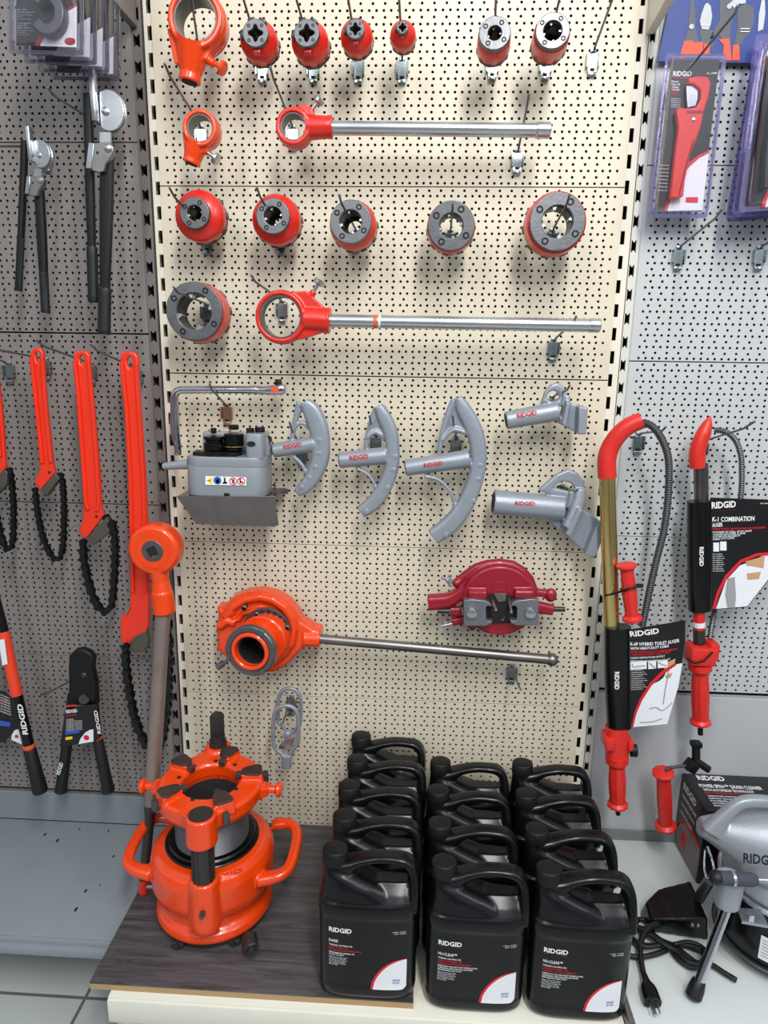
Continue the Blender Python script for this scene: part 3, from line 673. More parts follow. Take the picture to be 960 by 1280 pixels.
b = B(); b.plate(mc([(468, 830), (480, 822), (478, 792), (488, 792), (492, 820), (505, 830), (500, 838), (470, 838)]), D1 + .0028, .0006)
b.plate(mc([(540, 808), (552, 800), (558, 815), (555, 835), (543, 835)]), D1 + .0027, .0006); b.plate(mc([(596, 800), (606, 800), (608, 822), (625, 826), (622, 834), (598, 832)]), D1 + .0027, .0006)
b.plate(mc([(352, 815), (376, 811), (376, 819)]), D1 + .0031, .0004)
part('black_pictograms', b, BLKM, st)
b = B(); b.plate(mc([(418, 822), (430, 800), (438, 800), (446, 820), (440, 834), (424, 834)]), D1 + .0031, .0004); part('white_pictogram', b, WHITE, st)
# steel angle plate under the groover
t = thing('steel_angle', 'folded raw steel angle plate below the grey roll groover', 'bracket', W(285, 640, .10))
b = B(); b.plate(mc([(122, 932), (862, 932), (868, 1010), (890, 1150), (850, 1160), (270, 1140)]), D1 + .004, .003, .0005); part('front_sheet', b, RAW, t)
A = W(221, 620.5, D1 + .002); Z = W(343, 620.5, D1 + .002); b = B(); b.box(((A.x + Z.x) / 2, -(D1 + .002) / 2 - .004, A.z - .0015), (Z.x - A.x, D1 - .012, .003)); part('top_flange', b, RAW, t)
b = B(); A = W(348, 614, .02); b.sweep([A, W(343, 616, .10)], .003, .003); q = W(349, 614, .05); b.cyl(q, q + V((.02, 0, 0)), .006, n=6); b.plate(mc([(855, 825), (865, 825), (870, 1000), (858, 1000)]), .05, .003); part('clamp_screw', b, IRON, t)
# chrome ratchet wrench
t = thing('ratchet_wrench', 'chrome ratchet wrench with an L-shaped handle above the roll groover', 'wrench', W(285, 490, .06))
dw = .07
pth = [W(x, y, dw) for x, y in mc([(135, 620), (133, 560), (118, 480), (112, 380), (110, 280), (108, 200), (118, 160), (150, 137), (220, 135), (400, 133), (600, 133), (760, 135)])]
b = B(); b.tube(crm(pth, 4), [.008, .0075, .0105, .0105, .0095, .0095, .0090, .0088, .0085, .0085, .0085, .0100], 14); hnd = part('handle', b, CHROME, t, 180)
b = B()
for y in (310, 325, 340, 355, 370, 385): b.ring(W(*mc([(113, y)])[0], dw), Z3, .0088, .0100, .0015, 16)
part('knurl_rings', b, CHROME, hnd)
b = B(); b.sweep([W(x, y, dw) for x, y in mc([(720, 136), (800, 138), (880, 133), (925, 128), (945, 126)])], [.007, .0095, .0115, .0115, .007], [.009, .012, .013, .013, .010]); hd2 = part('ratchet_head', b, CHROME, t)
b = B(); q = W(*mc([(888, 96)])[0], dw); b.box(q + Z3 * .004, (.013, .013, .016), bev=.001); part('square_drive', b, BLKM, hd2)
b = B(); b.plate(mc([(825, 120), (870, 110), (890, 118), (888, 150), (850, 155), (830, 140)]), dw + .0155, .002, .0005); part('direction_lever', b, ORT, hd2)
# ------------------------------------------------------------------ orange geared threader on the wall
gc = lambda pts: cp(pts, 3.84, 250, 690)
t = thing('geared_threader', 'orange geared pipe threader with long dull pipe handle on the cream panel', 'pipe threader', W(330, 800, .04))
b = B(); b.plate(gc([(75, 268), (105, 272), (150, 225), (215, 200), (290, 193), (360, 208), (420, 245), (462, 292), (485, 335), (545, 375), (578, 382), (578, 450), (540, 452), (490, 470), (450, 515), (400, 560), (350, 582), (250, 585), (170, 560), (110, 500), (75, 470), (82, 430), (74, 370), (84, 310)]), .095, .055, .010)
A = W(*gc([(500, 415)])[0], .085); Z = W(*gc([(578, 417)])[0], .085); b.cyl(A, Z, .0205, .0195)
b.tube([W(x, y, .098) for x, y in gc([(120, 310), (160, 262), (220, 228), (290, 215), (350, 230), (405, 265), (440, 320), (450, 370), (440, 430), (400, 490), (350, 530)])], .010, 10)
b.tube([W(x, y, .098) for x, y in gc([(180, 330), (205, 295), (290, 275), (350, 290), (400, 335), (415, 400), (395, 470), (360, 510)])], .006, 10)
b.tube([W(x, y, .1) for x, y in gc([(90, 360), (130, 330), (170, 340)])], .010, 10)
b.ball(W(*gc([(150, 290)])[0], .098), .010); b.ball(W(*gc([(430, 440)])[0], .098), .012)
part('gear_housing', remesh(b, .002, 5), ORANGE, t, 180)
c0 = W(336, 792, .095); c1 = W(312, 815, .205); ax = (c0 - c1).normalized(); s = S(311, 815, .205)
b = B(); b.ring(W(333, 789, .112), PY, .040, .056, .008, 48, .001); part('toothed_ring', b, IRON, t)
b = B()
for k in range(10):
    th = k * .31 - .1; q = W(333, 789, .114) + V((math.cos(th), 0, math.sin(th))) * .0475; b.cyl(q, q + PY * .004, .0035, n=10)
part('ring_holes', b, DARK, t)
r1 = 24.5 * s; r0 = 19.5 * s
b = B(); b.ring(c1 - ax * .002, ax, r0, r1, (c0 - c1).length, 48, .002); b.ring(c0 - ax * .045, ax, r1 * .9, r1 * 1.32, .04, 48, .003); part('workpiece_sleeve', b, ORANGE, t)
b = B(); b.ring(c1 + ax * .016, ax, r0 * .93, r0 * .995, (c0 - c1).length - .02, 40); part('bore_shade_ring', b, DIE, t)  # dark ring added inside the lit sleeve as the bore's shade
a_, u_, v_ = axes(ax)
b = B(); b.ring(c1 + ax * .002, ax, r1, 32.5 * s, .018, 48, .0025)
for k in range(3):
    th = k * 2.09 + .5; dr = u_ * math.cos(th) + v_ * math.sin(th); b.box(c1 + dr * 29 * s + ax * .0015, (.016, .006, .012), Matrix((a_.cross(dr), a_, dr)).transposed(), .001)
b.cyl(c1 + ax * .01 + (W(283, 826, .2) - W(312, 815, .2)).normalized() * 30 * s, W(274, 833, .2), .004, n=8); b.cyl(W(279, 829, .2), W(272, 834, .2), .0075, n=10)
part('chuck_ring', b, FACE, t)
b = B()
for k in range(4):
    th = k * math.pi / 2 + .8; dr = u_ * math.cos(th) + v_ * math.sin(th); b.box(c0 + dr * r0 * .6 - ax * .01, (.012, .03, .016), Matrix((a_.cross(dr), a_, dr)).transposed(), .001)
b.ring(c0 - ax * .004, ax, r0 * .3, r0 * .98, .004, 32)
part('cutting_dies', b, DIE, t)
for x, y in gc([(210, 272), (417, 366), (293, 340), (270, 303)]):
    b = B(); q = W(x, y, .125); b.lathe([(0, .004), (.002, .0065), (.010, .0065), (.016, .005)], q, PY, 14); b.cyl(q, q + PY * .028, .0035, n=10); part('clamp_bolt', b, IRON, t)
A = W(399, 798.5, .085); Z = W(690, 824.5, .085); b = B(); b.cyl(A, Z, .0112, .0118, 28); pp = part('pipe_handle', b, DPIPE, t)
dd = (Z - A).normalized(); b = B(); b.lathe([(0, .0125), (.003, .0145), (.010, .0155), (.016, .0145), (.021, .010), (.023, .002)], Z - dd * .010, dd, 24); part('ball_end', b, DPIPE, pp)
# ------------------------------------------------------------------ maroon tool
mo = lambda pts: cp(pts, 5.0526, 530, 690)
t = thing('pipe_chuck', 'maroon round pipe tool with two grey steel jaws on the cream panel', 'pipe tool', W(625, 752, .04))
b = B(); oc = mo([(480, 310)])[0]; R_ = 47.
b.plate([(oc[0] + R_ * 1.0 * math.cos(a), oc[1] + R_ * .93 * math.sin(a)) for a in [2 * math.pi * i / 48 for i in range(48)]], .10, .05, .006)
b.tube([W(x, y, .075) for x, y in mo([(190, 210), (260, 150), (330, 100), (400, 78), (480, 70), (560, 82), (620, 120), (665, 170), (690, 240)])], .011, 12)
b.sweep([W(x, y, .075) for x, y in mo([(25, 318), (90, 312), (160, 300), (230, 255), (300, 190)])], [.019, .018, .017, .014, .012], .017)
b.sweep([W(x, y, .075) for x, y in mo([(165, 375), (235, 370)])], .012, .012); b.sweep([W(x, y, .07) for x, y in mo([(175, 440), (260, 430), (320, 480)])], .010, .010)
b.sweep([W(x, y, .075) for x, y in mo([(660, 250), (780, 262)])], .009, .010); b.sweep([W(x, y, .075) for x, y in mo([(700, 345), (815, 365)])], [.015, .0125], .012)
b.ball(W(*mo([(800, 272)])[0], .08), .0145, (1, .8, 1.15)); b.ball(W(*mo([(205, 195)])[0], .08), .011)
b.sweep([W(x, y, .108) for x, y in mo([(280, 268), (395, 268)])], .011, .010); b.sweep([W(x, y, .108) for x, y in mo([(570, 262), (690, 262)])], .010, .010)
part('housing', remesh(b, .002, 4), MAROON, t, 180)
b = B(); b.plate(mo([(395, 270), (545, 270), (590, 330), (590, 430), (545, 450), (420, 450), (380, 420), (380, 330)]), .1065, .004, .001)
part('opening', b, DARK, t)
b = B(); b.plate(mo([(440, 262), (520, 262), (515, 310), (470, 320)]), .110, .006, .001); part('cam', b, RAW, t)
for q in ([(252, 305), (300, 300), (385, 308), (420, 325), (432, 345), (400, 340), (392, 352), (392, 425), (405, 437), (432, 432), (430, 450), (395, 468), (252, 468)], [(725, 305), (680, 298), (590, 308), (560, 322), (545, 345), (575, 340), (588, 352), (588, 425), (570, 437), (545, 430), (548, 450), (585, 466), (722, 462)]):
    b = B(); b.plate(mo(q), .128, .020, .0015); part('steel_jaw', b, mat('jaw_steel', (128, 130, 134), .4, .7, var=.15, scale=50), t)
for x, y in mo([(303, 392), (675, 392)]):
    b = B(); q = W(x, y, .137); b.lathe([(0, .0085), (.001, .0115), (.009, .0118)], q, PY, 24); part('hex_bolt', b, STEEL, t)
b = B(); b.ptext('RIDGID', mo([(415, 520)])[0], mo([(530, 518)])[0], 6, .1015); b.ptext('RIDGID', mo([(290, 262)])[0], mo([(385, 258)])[0], 4, .1195)
q = mo([(435, 190), (518, 190), (518, 240), (435, 240)]); b.tube([W(x, y, .1005) for x, y in q], .0007, 4, closed=True); part('raised_lettering', b, mat('maroon_raised', (176, 38, 54), .4), t)
b = B(); A = W(*mo([(110, 160)])[0], .085); Z = W(*mo([(180, 190)])[0], .08); b.cyl(A, Z, .0035); b.cyl(A.lerp(Z, .5), A.lerp(Z, .85), .007, n=6); b.box(A.lerp(Z, .7), (.006, .004, .026)); part('wing_screw', b, STEEL, t)
b = B(); A = W(*mo([(110, 468)])[0], .075); Z = W(*mo([(190, 450)])[0], .075); b.cyl(A, Z, .0035); b.box(A.lerp(Z, .3), (.006, .004, .022)); part('wing_screw', b, STEEL, t)
b = B(); A = W(*mo([(812, 360)])[0], .075); Z = W(*mo([(890, 362)])[0], .075); b.cyl(A, Z, .0055, n=12); 
for k in range(7): b.ring(A.lerp(Z, k / 7), X3, .005, .0066, .001, 12)
part('threaded_bolt', b, DIE, t)
b = B(); A = W(*mo([(85, 370)])[0], .08); b.cyl(A, W(*mo([(160, 372)])[0], .08), .0065, n=12); part('threaded_bolt', b, DIE, t)
for x, y, x2, y2 in ((425, 290, 455, 365), (535, 290, 552, 380)):
    b = B(); b.tube([W(*mo([(x, y)])[0], .10), W(*mo([(x2, y2)])[0], .16)], .0028, 8); part('locating_pin', b, STEEL, t)
# ------------------------------------------------------------------ grey swivel hanging below the threader
sw = lambda pts, d: [W(x, y, d) for x, y in cp(pts, 10.66, 320, 850)]
t = thing('cable_swivel', 'grey double-loop cable swivel hanging below the orange geared threader', 'pulling swivel', W(357, 900, .05))
b = B(); b.tube(crm(sw([(300, 570), (292, 350), (310, 210), (365, 135), (440, 110), (520, 135), (580, 205), (600, 300), (597, 450), (580, 600), (520, 670), (470, 700)], .05), 4), .0050, 10)
b.sweep(sw([(300, 570), (345, 610), (395, 665)], .055), .004, .004); b.ball(sw([(420, 740)], .05)[0], .011, (1, .7, 1.2)); part('rear_loop', remesh(b, .0012, 3), CAST, t, 180)
b = B(); b.tube(crm(sw([(365, 1030), (340, 985), (270, 925), (232, 840), (228, 700), (232, 520), (262, 410), (320, 360), (400, 342), (480, 362), (540, 425), (565, 540), (567, 760), (545, 860), (480, 945), (445, 1030)], .085), 4), .0052, 10)
b.sweep(sw([(408, 1000), (405, 1165)], .085), .0125, .008); part('front_loop', remesh(b, .0012, 3), CAST, t, 180)
b = B(); b.plate(cp([(300, 890), (350, 830), (420, 780), (510, 740), (505, 800), (480, 880), (400, 930), (310, 920)], 10.66, 320, 850), .07, .006, .002); part('latch_plate', b, STEEL, t)
# ------------------------------------------------------------------ black oil jugs
from mathutils.bvhtree import BVHTree
def sring(cx, cy, z, hw, hd, p=4., n=48):
    r = []
    for j in range(n):
        th = 2 * math.pi * j / n; c, s_ = math.cos(th), math.sin(th)
        r.append(V((cx + hw * math.copysign(abs(c) ** (2 / p), c), cy + hd * math.copysign(abs(s_) ** (2 / p), s_), z)))
    return r
b = B()
b.loft([sring(*q) for q in [(0, 0, 0, .078, .038, 3.5), (0, 0, .003, .085, .043), (0, 0, .012, .0905, .0475), (0, 0, .03, .0925, .0485), (0, 0, .034, .0915, .0475), (0, 0, .184, .0915, .0475), (0, 0, .188, .0930, .049), (0, 0, .202, .0930, .049), (0, 0, .212, .0915, .046)]])
b.loft([sring(*q) for q in [(-.002, 0, .20, .089, .046, 3.5), (-.010, 0, .218, .079, .043, 3), (-.030, 0, .238, .057, .038, 2.6), (-.052, 0, .256, .034, .031, 2.2), (-.062, 0, .266, .024, .024, 2), (-.063, 0, .280, .0185, .0185, 2)]])
# low wedge under the handle opening
b.loft([sring(*q) for q in [(.018, 0, .20, .074, .0475, 4), (.020, 0, .214, .071, .044, 4), (.022, 0, .228, .066, .032, 3.5), (.024, 0, .238, .063, .020, 3), (.024, 0, .243, .060, .015, 3)]])
hp = [V((-.054, 0, .262)), V((-.034, 0, .270)), V((-.014, 0, .280)), V((.015, 0, .2865)), V((.045, 0, .2865)), V((.068, 0, .282)), V((.0815, 0, .266)), V((.0850, 0, .238)), V((.0850, 0, .200))]
b.sweep(hp, [.018, .013, .0085, .0080, .0080, .0095, .0095, .0095, .0095], [.024, .021, .018, .017, .017, .019, .024, .036, .046], p=3.0, n=20)
jme = remesh(b, .0024, 7, .6)
# ridged shoulder bead
JB = BVHTree.FromPolygons([v.co[:] for v in jme.vertices], [tuple(p.vertices) for p in jme.polygons])
def conform(b, lift):
    me = b.mesh()
    for v in me.vertices:
        h = JB.ray_cast(V((v.co.x, -.2, v.co.z)), PY)
        if h[0]: v.co.y = h[0].y - lift
    return me
def jtext(b, st, x, z, wd, h, bold=.012): return b.text(st, (x, 0, z), X3, Z3, wd, h, bold=bold)
def make_jug(label, lines, group='black oil jugs in three rows on the base shelf'):
    t = thing('oil_jug', label, 'jug', (0, 0, 0), group)
    t.scale = (1.03, .955, 1.0); bd = part('body', jme.copy(), BLK, t, 180)
    b = B(); n = 64
    b.lathe([(0, .0215), (.002, .0225)] , (-.063, 0, .2705), Z3, 24)
    for z0, z1, r0, r1 in ((.274, .2995, .0232, .0228),):
        rings = []
        for z, k in ((z0, r0), (z1, r1)):
            rings.append([V((-.063 + (k + (.0006 if j % 2 else -.0004)) * math.cos(2 * math.pi * j / n), (k + (.0006 if j % 2 else -.0004)) * math.sin(2 * math.pi * j / n), z)) for j in range(n)])
        rings.append([V((-.063 + (r1 - .0015) * math.cos(2 * math.pi * j / n), (r1 - .0015) * math.sin(2 * math.pi * j / n), z1 + .0015)) for j in range(n)])
        b.loft(rings)
    b.lathe([(0, .0165), (.0008, .0165), (.0012, .015)], (-.063, 0, .301), Z3, 32)
    part('cap', b, BLKM, t, 50)
    # printed front label
    b = B(); N_ = 24; top = []; bot = []
    for i in range(N_ + 1):
        x = .012 + .062 * i / N_; u = i / N_; zt = .030 + .068 * (1 - (1 - u) ** 2.0) ** .62 * (1 if u > 0 else 0) ; top.append(V((x, 0, zt))); bot.append(V((x, 0, .030 + (.007 * max(0, (u - .86) / .14) ** 2))))
    bm = b.bm
    for i in range(N_):
        K = 8; 
        for k in range(K):
            q = [bot[i].lerp(top[i], k / K), bot[i + 1].lerp(top[i + 1], k / K), bot[i + 1].lerp(top[i + 1], (k + 1) / K), bot[i].lerp(top[i], (k + 1) / K)]
            if (q[3] - q[0]).length < 1e-5: q = q[:3]
            bm.faces.new([bm.verts.new(p) for p in q])
    lab = part('front_label', conform(b, .0006), CARDW, t, label='white corner of the printed label')
    b = B(); bm = b.bm
    for i in range(N_):
        for k in range(2):
            o0 = V((-.0045, 0, .002)) * (k / 2); o1 = V((-.0045, 0, .002)) * ((k + 1) / 2)
            bm.faces.new([bm.verts.new(p) for p in (top[i] + o0, top[i + 1] + o0, top[i + 1] + o1, top[i] + o1)])
    part('red_arc', conform(b, .0007), REDT, lab)
    b = B(); jtext(b, 'RIDGID', -.070, .154, .042, .0095, .03)
    z = .131
    for st, wd, h, c in lines:
        if c == 'w': jtext(b, st, -.070, z, wd, h)
        z -= h + (.0022 if h > .003 else .0016)
    jtext(b, '1 GAL / 3.78 L', .046, .160, .026, .0022); jtext(b, 'CAT. 41600', .050, .156, .021, .0020)
    part('white_lettering', conform(b, .0007), WHITE, lab)
    b = B(); b.shape([[(-.069, .150), (-.029, .150), (-.029, .1512), (-.069, .1512)]], .0001, Matrix.Rotation(math.pi / 2, 4, 'X')); z = .131
    for st, wd, h, c in lines:
        if c == 'r': jtext(b, st, -.070, z, wd, h)
        z -= h + (.0022 if h > .003 else .0016)
    part('red_lettering', conform(b, .0007), REDT, lab)
    b = B(); jtext(b, 'MADE', .049, .050, .013, .0040, .03); jtext(b, 'IN USA', .049, .044, .013, .0040, .03)
    part('blue_mark', conform(b, .0008), BLUET, lab)
    return t
LN = [('NU-CLEAR™', .034, .0060, 'w'), ('THREAD CUTTING OIL', .042, .0034, 'w'), ('CLEAR INTENSITY OF', .044, .0034, 'r'), ('THREAD CUTTING PIPE/BARS', .060, .0036, 'r'), ('LUBRICANT AND ANTI-RUST FORMULATION', .072, .0030, 'w'), ('THREADING AND DRILLING MACHINES', .064, .0030, 'w'), ('PERFORMANCE FLASH TO 80 F', .044, .0030, 'w'),
      ('Keep away from heat, sparks', .034, .0019, 'w'), ('and flame. Avoid contact with', .032, .0019, 'w'), ('eyes and skin. Use with care', .034, .0019, 'w'), ('Wash hands after handling', .030, .0019, 'w'), ('Store upright in a dry place', .032, .0019, 'w'), ('Made in USA', .016, .0019, 'w')]
LD = [('DARK', .018, .0060, 'w'), ('THREAD CUTTING OIL', .044, .0034, 'w'), ('DARK THREAD OIL', .036, .0034, 'r'), ('PIPE AND MACHINE FORMULATION', .060, .0036, 'r'), ('PERFORMANCE MINERAL OIL', .048, .0030, 'w'), ('FLASH TO 80 F', .028, .0030, 'w')] + LN[7:]
jd = make_jug('front black oil jug of the left row, its label reading dark oil', LD)
jn = make_jug('front black oil jug of the middle row, clear oil label facing out', LN)
cols = [(jd, [-.450, -.353, -.254, -.153, -.053], [.006, .013, .012, .021, .021], .228, 'left'), (jn, [-.450, -.342, -.232, -.122], [.213, .208, .208, .216], .212, 'middle'), (jn, [-.454, -.344, -.229, -.116], [.409, .405, .402, .410], .212, 'right')]
nth = {5: ['', 'second from the front', 'middle', 'fourth from the front', 'rearmost'], 4: ['', 'second from the front', 'third from the front', 'rearmost']}
for proto, ys, xs, z, nm in cols:
    for i, (y, x) in enumerate(zip(ys, xs)):
        if i == 0 and nm != 'right': proto.location = (x, y, z); continue
        lb = 'front black oil jug of the right row, nearest the grey right shelf' if i == 0 else '%s black oil jug of the %s row' % (nth[len(ys)][i], nm)
        dup(proto, (x, y, z), random.uniform(-.02, .02) if i else -.01, lb)
# ------------------------------------------------------------------ orange receding threader on the board
cx, cy = -.352, -.282
t = thing('pipe_threader', 'large orange pipe threading machine standing on the grey wood board', 'pipe threader', (cx, cy, .228))
C0 = V((cx, cy, 0)); b = B()
ldir = V((.155, -.988, 0)).normalized(); lper = V((.988, .155, 0))
b.lathe([(.242, .05), (.242, .124), (.249, .128), (.262, .124), (.270, .112), (.290, .106), (.300, .120), (.308, .128), (.325, .133), (.375, .133), (.392, .127), (.402, .115), (.405, .098), (.395, .09)], C0, Z3, 64)
for sgn in (1, -1):     # front and rear column bosses
    q = C0 + ldir * (.122 * sgn); b.cyl(q + Z3 * .300, q + Z3 * .405, .034, .030, 28, .004); b.ball(q + Z3 * .300, .034, (1, 1, .7))
for sgn in (-1, 1):     # D handles
    pts = [C0 + V((sgn * x, y, z)) for x, y, z in ((.115, .088, .375), (.155, .084, .380), (.176, .058, .378), (.181, .010, .374), (.176, -.040, .368), (.155, -.058, .362), (.115, -.062, .355))]
    b.sweep(pts, [.016, .0125, .0125, .0125, .0125, .014, .018], [.013, .010, .010, .010, .010, .012, .014], nrm=Z3, p=2.4)
part('base_housing', remesh(b, .0025, 5), ORANGE, t, 180)
b = B(); b.lathe([(.2281, .10), (.2281, .118), (.242, .120), (.243, .10)], C0, Z3, 48); part('base_plate', b, DIE, t)
b = B(); b.ring(C0 + Z3 * .398, Z3, .080, .101, .010, 64, .002); b.ring(C0 + Z3 * .404, Z3, .078, .094, .012, 64, .003); part('black_seal_ring', b, BLK, t)
b = B()
pr = [(.395, .079)]
z = .398
while z < .512: pr += [(z, .0790), (z + .0015, .0775)]; z += .003
b.lathe([(.395, .062)] + pr + [(.514, .062)], C0, Z3, 64, closed=True); part('threaded_barrel', b, IRON, t)
# carriage on top
b = B(); b.ring(C0 + Z3 * .508, Z3, .060, .112, .036, 64, .006); b.ring(C0 + Z3 * .500, Z3, .062, .104, .012, 64, .002)
for sgn in (1, -1):
    q = C0 + ldir * (.124 * sgn)
    b.cyl(q + Z3 * (.488 if sgn > 0 else .508), q + Z3 * .552, .0315, .0300, 28, .004)
    b.hull([C0 + ldir * (.085 * sgn) + lper * (.060 * e) + Z3 * z for e in (-1, 1) for z in (.510, .542)] + [q + lper * (.026 * e) + Z3 * z for e in (-1, 1) for z in (.512, .545)])
dies = [G(228, 952, .555), G(288, 937, .555), G(318, 964, .555), G(218, 987, .555), G(276, 996, .555)]
for q in dies:
    dr = (V((q.x, q.y, 0)) - C0).normalized(); tg = Z3.cross(dr); c = C0 + dr * .086
    b.hull([c + dr * a_ + tg * w_ * e + Z3 * z for a_, w_ in ((-.020, .012), (.024, .020)) for e in (-1, 1) for z in (.535, .556)] + [c + dr * .028 + tg * .022 * e + Z3 * .53 for e in (-1, 1)])
b.hull([C0 + V((sx * .128, y, z)) for sx in (-1,) for y in (-.012, .012) for z in (.512, .532)] + [C0 + V((-.10, y, z)) for y in (-.02, .02) for z in (.508, .535)])
b.hull([C0 + V((.126, y + .01, z)) for y in (-.012, .012) for z in (.512, .532)] + [C0 + V((.10, y, z)) for y in (-.02, .02) for z in (.508, .535)])
part('carriage', remesh(b, .0022, 3), ORANGE, t, 180)
for q in dies:
    dr = (V((q.x, q.y, 0)) - C0).normalized(); tg = Z3.cross(dr); c = C0 + dr * .086
    b = B(); lp = [(-.019, -.008), (-.012, -.014), (.016, -.021), (.025, -.014), (.025, .014), (.016, .021), (-.012, .014), (-.019, .008)]
    M = Matrix((dr, tg, Z3)).transposed().to_4x4(); M.translation = c + Z3 * .5575; b.shape([lp], .004, M, .0012); dp = part('die_top_plate', b, mat('brown_worn_steel', (82, 70, 66), .38, .6, var=.3, scale=50), t)
    b = B(); b.box(C0 + dr * .062 + Z3 * .549, (.016, .013, .014), Matrix((dr, tg, Z3)).transposed(), .001); part('cutting_die', b, IRON, dp)
for px, py in ((197, 1006), (282, 1021), (341, 969)):
    q = G(px, py, .530); dr = (V((q.x, q.y, 0)) - C0).normalized(); b = B(); b.box(C0 + dr * .118 + Z3 * .530, (.014, .013, .022), Matrix((dr, Z3.cross(dr), Z3)).transposed(), .001); part('die_block', b, IRON, t)
for k in range(9):
    th = k * .698 + .3; q = C0 + V((math.cos(th) * .070, math.sin(th) * .070, .5445)); b = B(); b.lathe([(0, .0045), (.0012, .0045)], q, Z3, 12); part('screw_hole', b, DARK, t)
b = B(); q = C0 + ldir * .124; b.lathe([(.552, .0245), (.5535, .0245), (.554, .021)], V((q.x, q.y, 0)), Z3, 28); part('post_cap', b, DIE, t)
b = B(); b.cyl(q + Z3 * .392, q + Z3 * .492, .0215, n=28)
for k in range(14):
    th = k * math.pi / 7; b.box(q + V((math.cos(th) * .0215, math.sin(th) * .0215, .444)), (.003, .003, .092), Matrix.Rotation(th, 3, 'Z'))
part('splined_post', b, DIE, t)
q = C0 - ldir * .124; b = B(); b.cyl(q + Z3 * .545, q + Z3 * .565, .021, n=8); b.cyl(q + Z3 * .560, q + Z3 * .580, .0165, n=24)
b.lathe([(.575, .0165), (.628, .0165), (.634, .012), (.636, .004)], V((q.x, q.y, 0)), Z3, 4, phase=.5); part('square_drive_shaft', b, DIE, t)
b = B(); q = C0 - ldir * .122; b.cyl(q + Z3 * .400, q + Z3 * .512, .018, n=24); part('rear_post', b, DIE, t)
for q, e in ((C0 + V((-.128, 0, .522)), -1), (C0 + V((.126, .01, .522)), 1)):
    b = B(); b.cyl(q, q + X3 * e * .014, .008, n=16); b.lathe([(0, .010), (.004, .016), (.010, .016), (.014, .012)], q + X3 * e * .014, X3 * e, 20); part('side_knob', b, ORANGE, t)
b = B(); q = V((-.246, -.395, .262)); b.cyl(q, q + V((.012, -.030, -.004)), .0155, n=20, bev=.002); b.cyl(q + V((.012, -.030, -.004)), q + V((.015, -.037, -.005)), .009, n=16); part('lock_bolt', b, DIE, t)
b = B(); q = C0 + ldir * .150 + Z3 * .350; b.cyl(q, q + ldir * .012, .0065, n=6); b.cyl(q, q + ldir * .018, .0035, n=10); part('stud', b, IRON, t)
for dx, dy in ((-.045, -.110), (.07, -.095), (-.09, .06), (.09, .05)):
    b = B(); b.box(C0 + V((dx, dy, .2345)), (.026, .026, .012), bev=.003); b.cyl(C0 + V((dx, dy, .235)), C0 + V((dx, dy - .018, .236)), .0055, n=12); part('foot', b, DIE, t)
b = B(); q = C0 + V((.095, -.06, .4025)); b.text('RIDGID', C0 + V((.010, -.120, .4005)), V((.96, .28, 0)), V((-.28, .96, 0)), .085, .012, bold=.02, lift=.0006); part('raised_lettering', b, ORANGE, t)
# ------------------------------------------------------------------ ratchet handle leaning behind the threader
top = W(192, 700, .138); bot = V((-.527, -.262, .232)); hd_c = W(190.5, 689, .168)
t = thing('pipe_ratchet', 'tall steel pipe ratchet handle with round orange head leaning behind the threader', 'ratchet handle', bot)
ax = (top - bot).normalized(); up0 = hd_c
b = B(); s = S(190, 689, .12); hc = V((hd_c.x, -.168, hd_c.z)); b.ring(hc, PY, .012, 31 * s, .048, 48, .007); n0 = V((hc.x + .012, -.11, hc.z - 30 * s))
q1 = W(204, 753, .150); q0 = W(204, 738, .150)
b.lathe([(0, .026), (.02, .0235), ((q0 - hc).length * .75, .019), ((q0 - hc).length, .0225), ((q0 - hc).length + .003, .0245), ((q1 - hc).length + .022, .0250), ((q1 - hc).length + .024, .023)], V((hc.x, -.145, hc.z)), (V((q1.x, -.150, q1.z)) - V((hc.x, -.145, hc.z))), 28)
part('head', remesh(b, .002, 4), ORANGE, t, 180)
b = B(); b.ring(hc - PY * .0015, PY, .0085, .0240, .03, 4 * 10, .001); part('steel_hub', b, FACE, t)
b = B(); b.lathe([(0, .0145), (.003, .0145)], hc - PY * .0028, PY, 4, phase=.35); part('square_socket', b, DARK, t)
b = B()
for rr in (.034, .0375): b.ring(hc - PY * .0006, PY, rr, rr + .0008, .002, 48)
b.ptext('RIDGID', (180, 712), (205, 713), 3, .1692); part('cast_rings', b, ORANGE, t)
pe = W(204, 762, .150); bb_ = W(189, 1005, .215)
b = B(); b.cyl(pe, V((bb_.x, bb_.y, bb_.z)), .0168, n=28); part('pipe', b, BPIPE, t)
d2 = (bb_ - pe).normalized(); b = B(); e2 = V((-.5265, -.258, .262)); b.cyl(e2, V((-.527, -.262, .2295)), .0105, n=14); b.ring(e2.lerp(bb_, .06), bb_ - e2, .008, .0125, .012, 16); part('end_fitting', b, REDO, t)
b = B(); b.lathe([(0, .0165), (.02, .0135), (.03, .011), ((e2 - bb_).length, .0105)], bb_, e2 - bb_, 20); part('threaded_end', b, DIE, t)
b = B(); q = V((-.527, -.262, .245)); b.cyl(q, q + X3 * .028, .005, n=6); part('end_screw', b, STEEL, t)
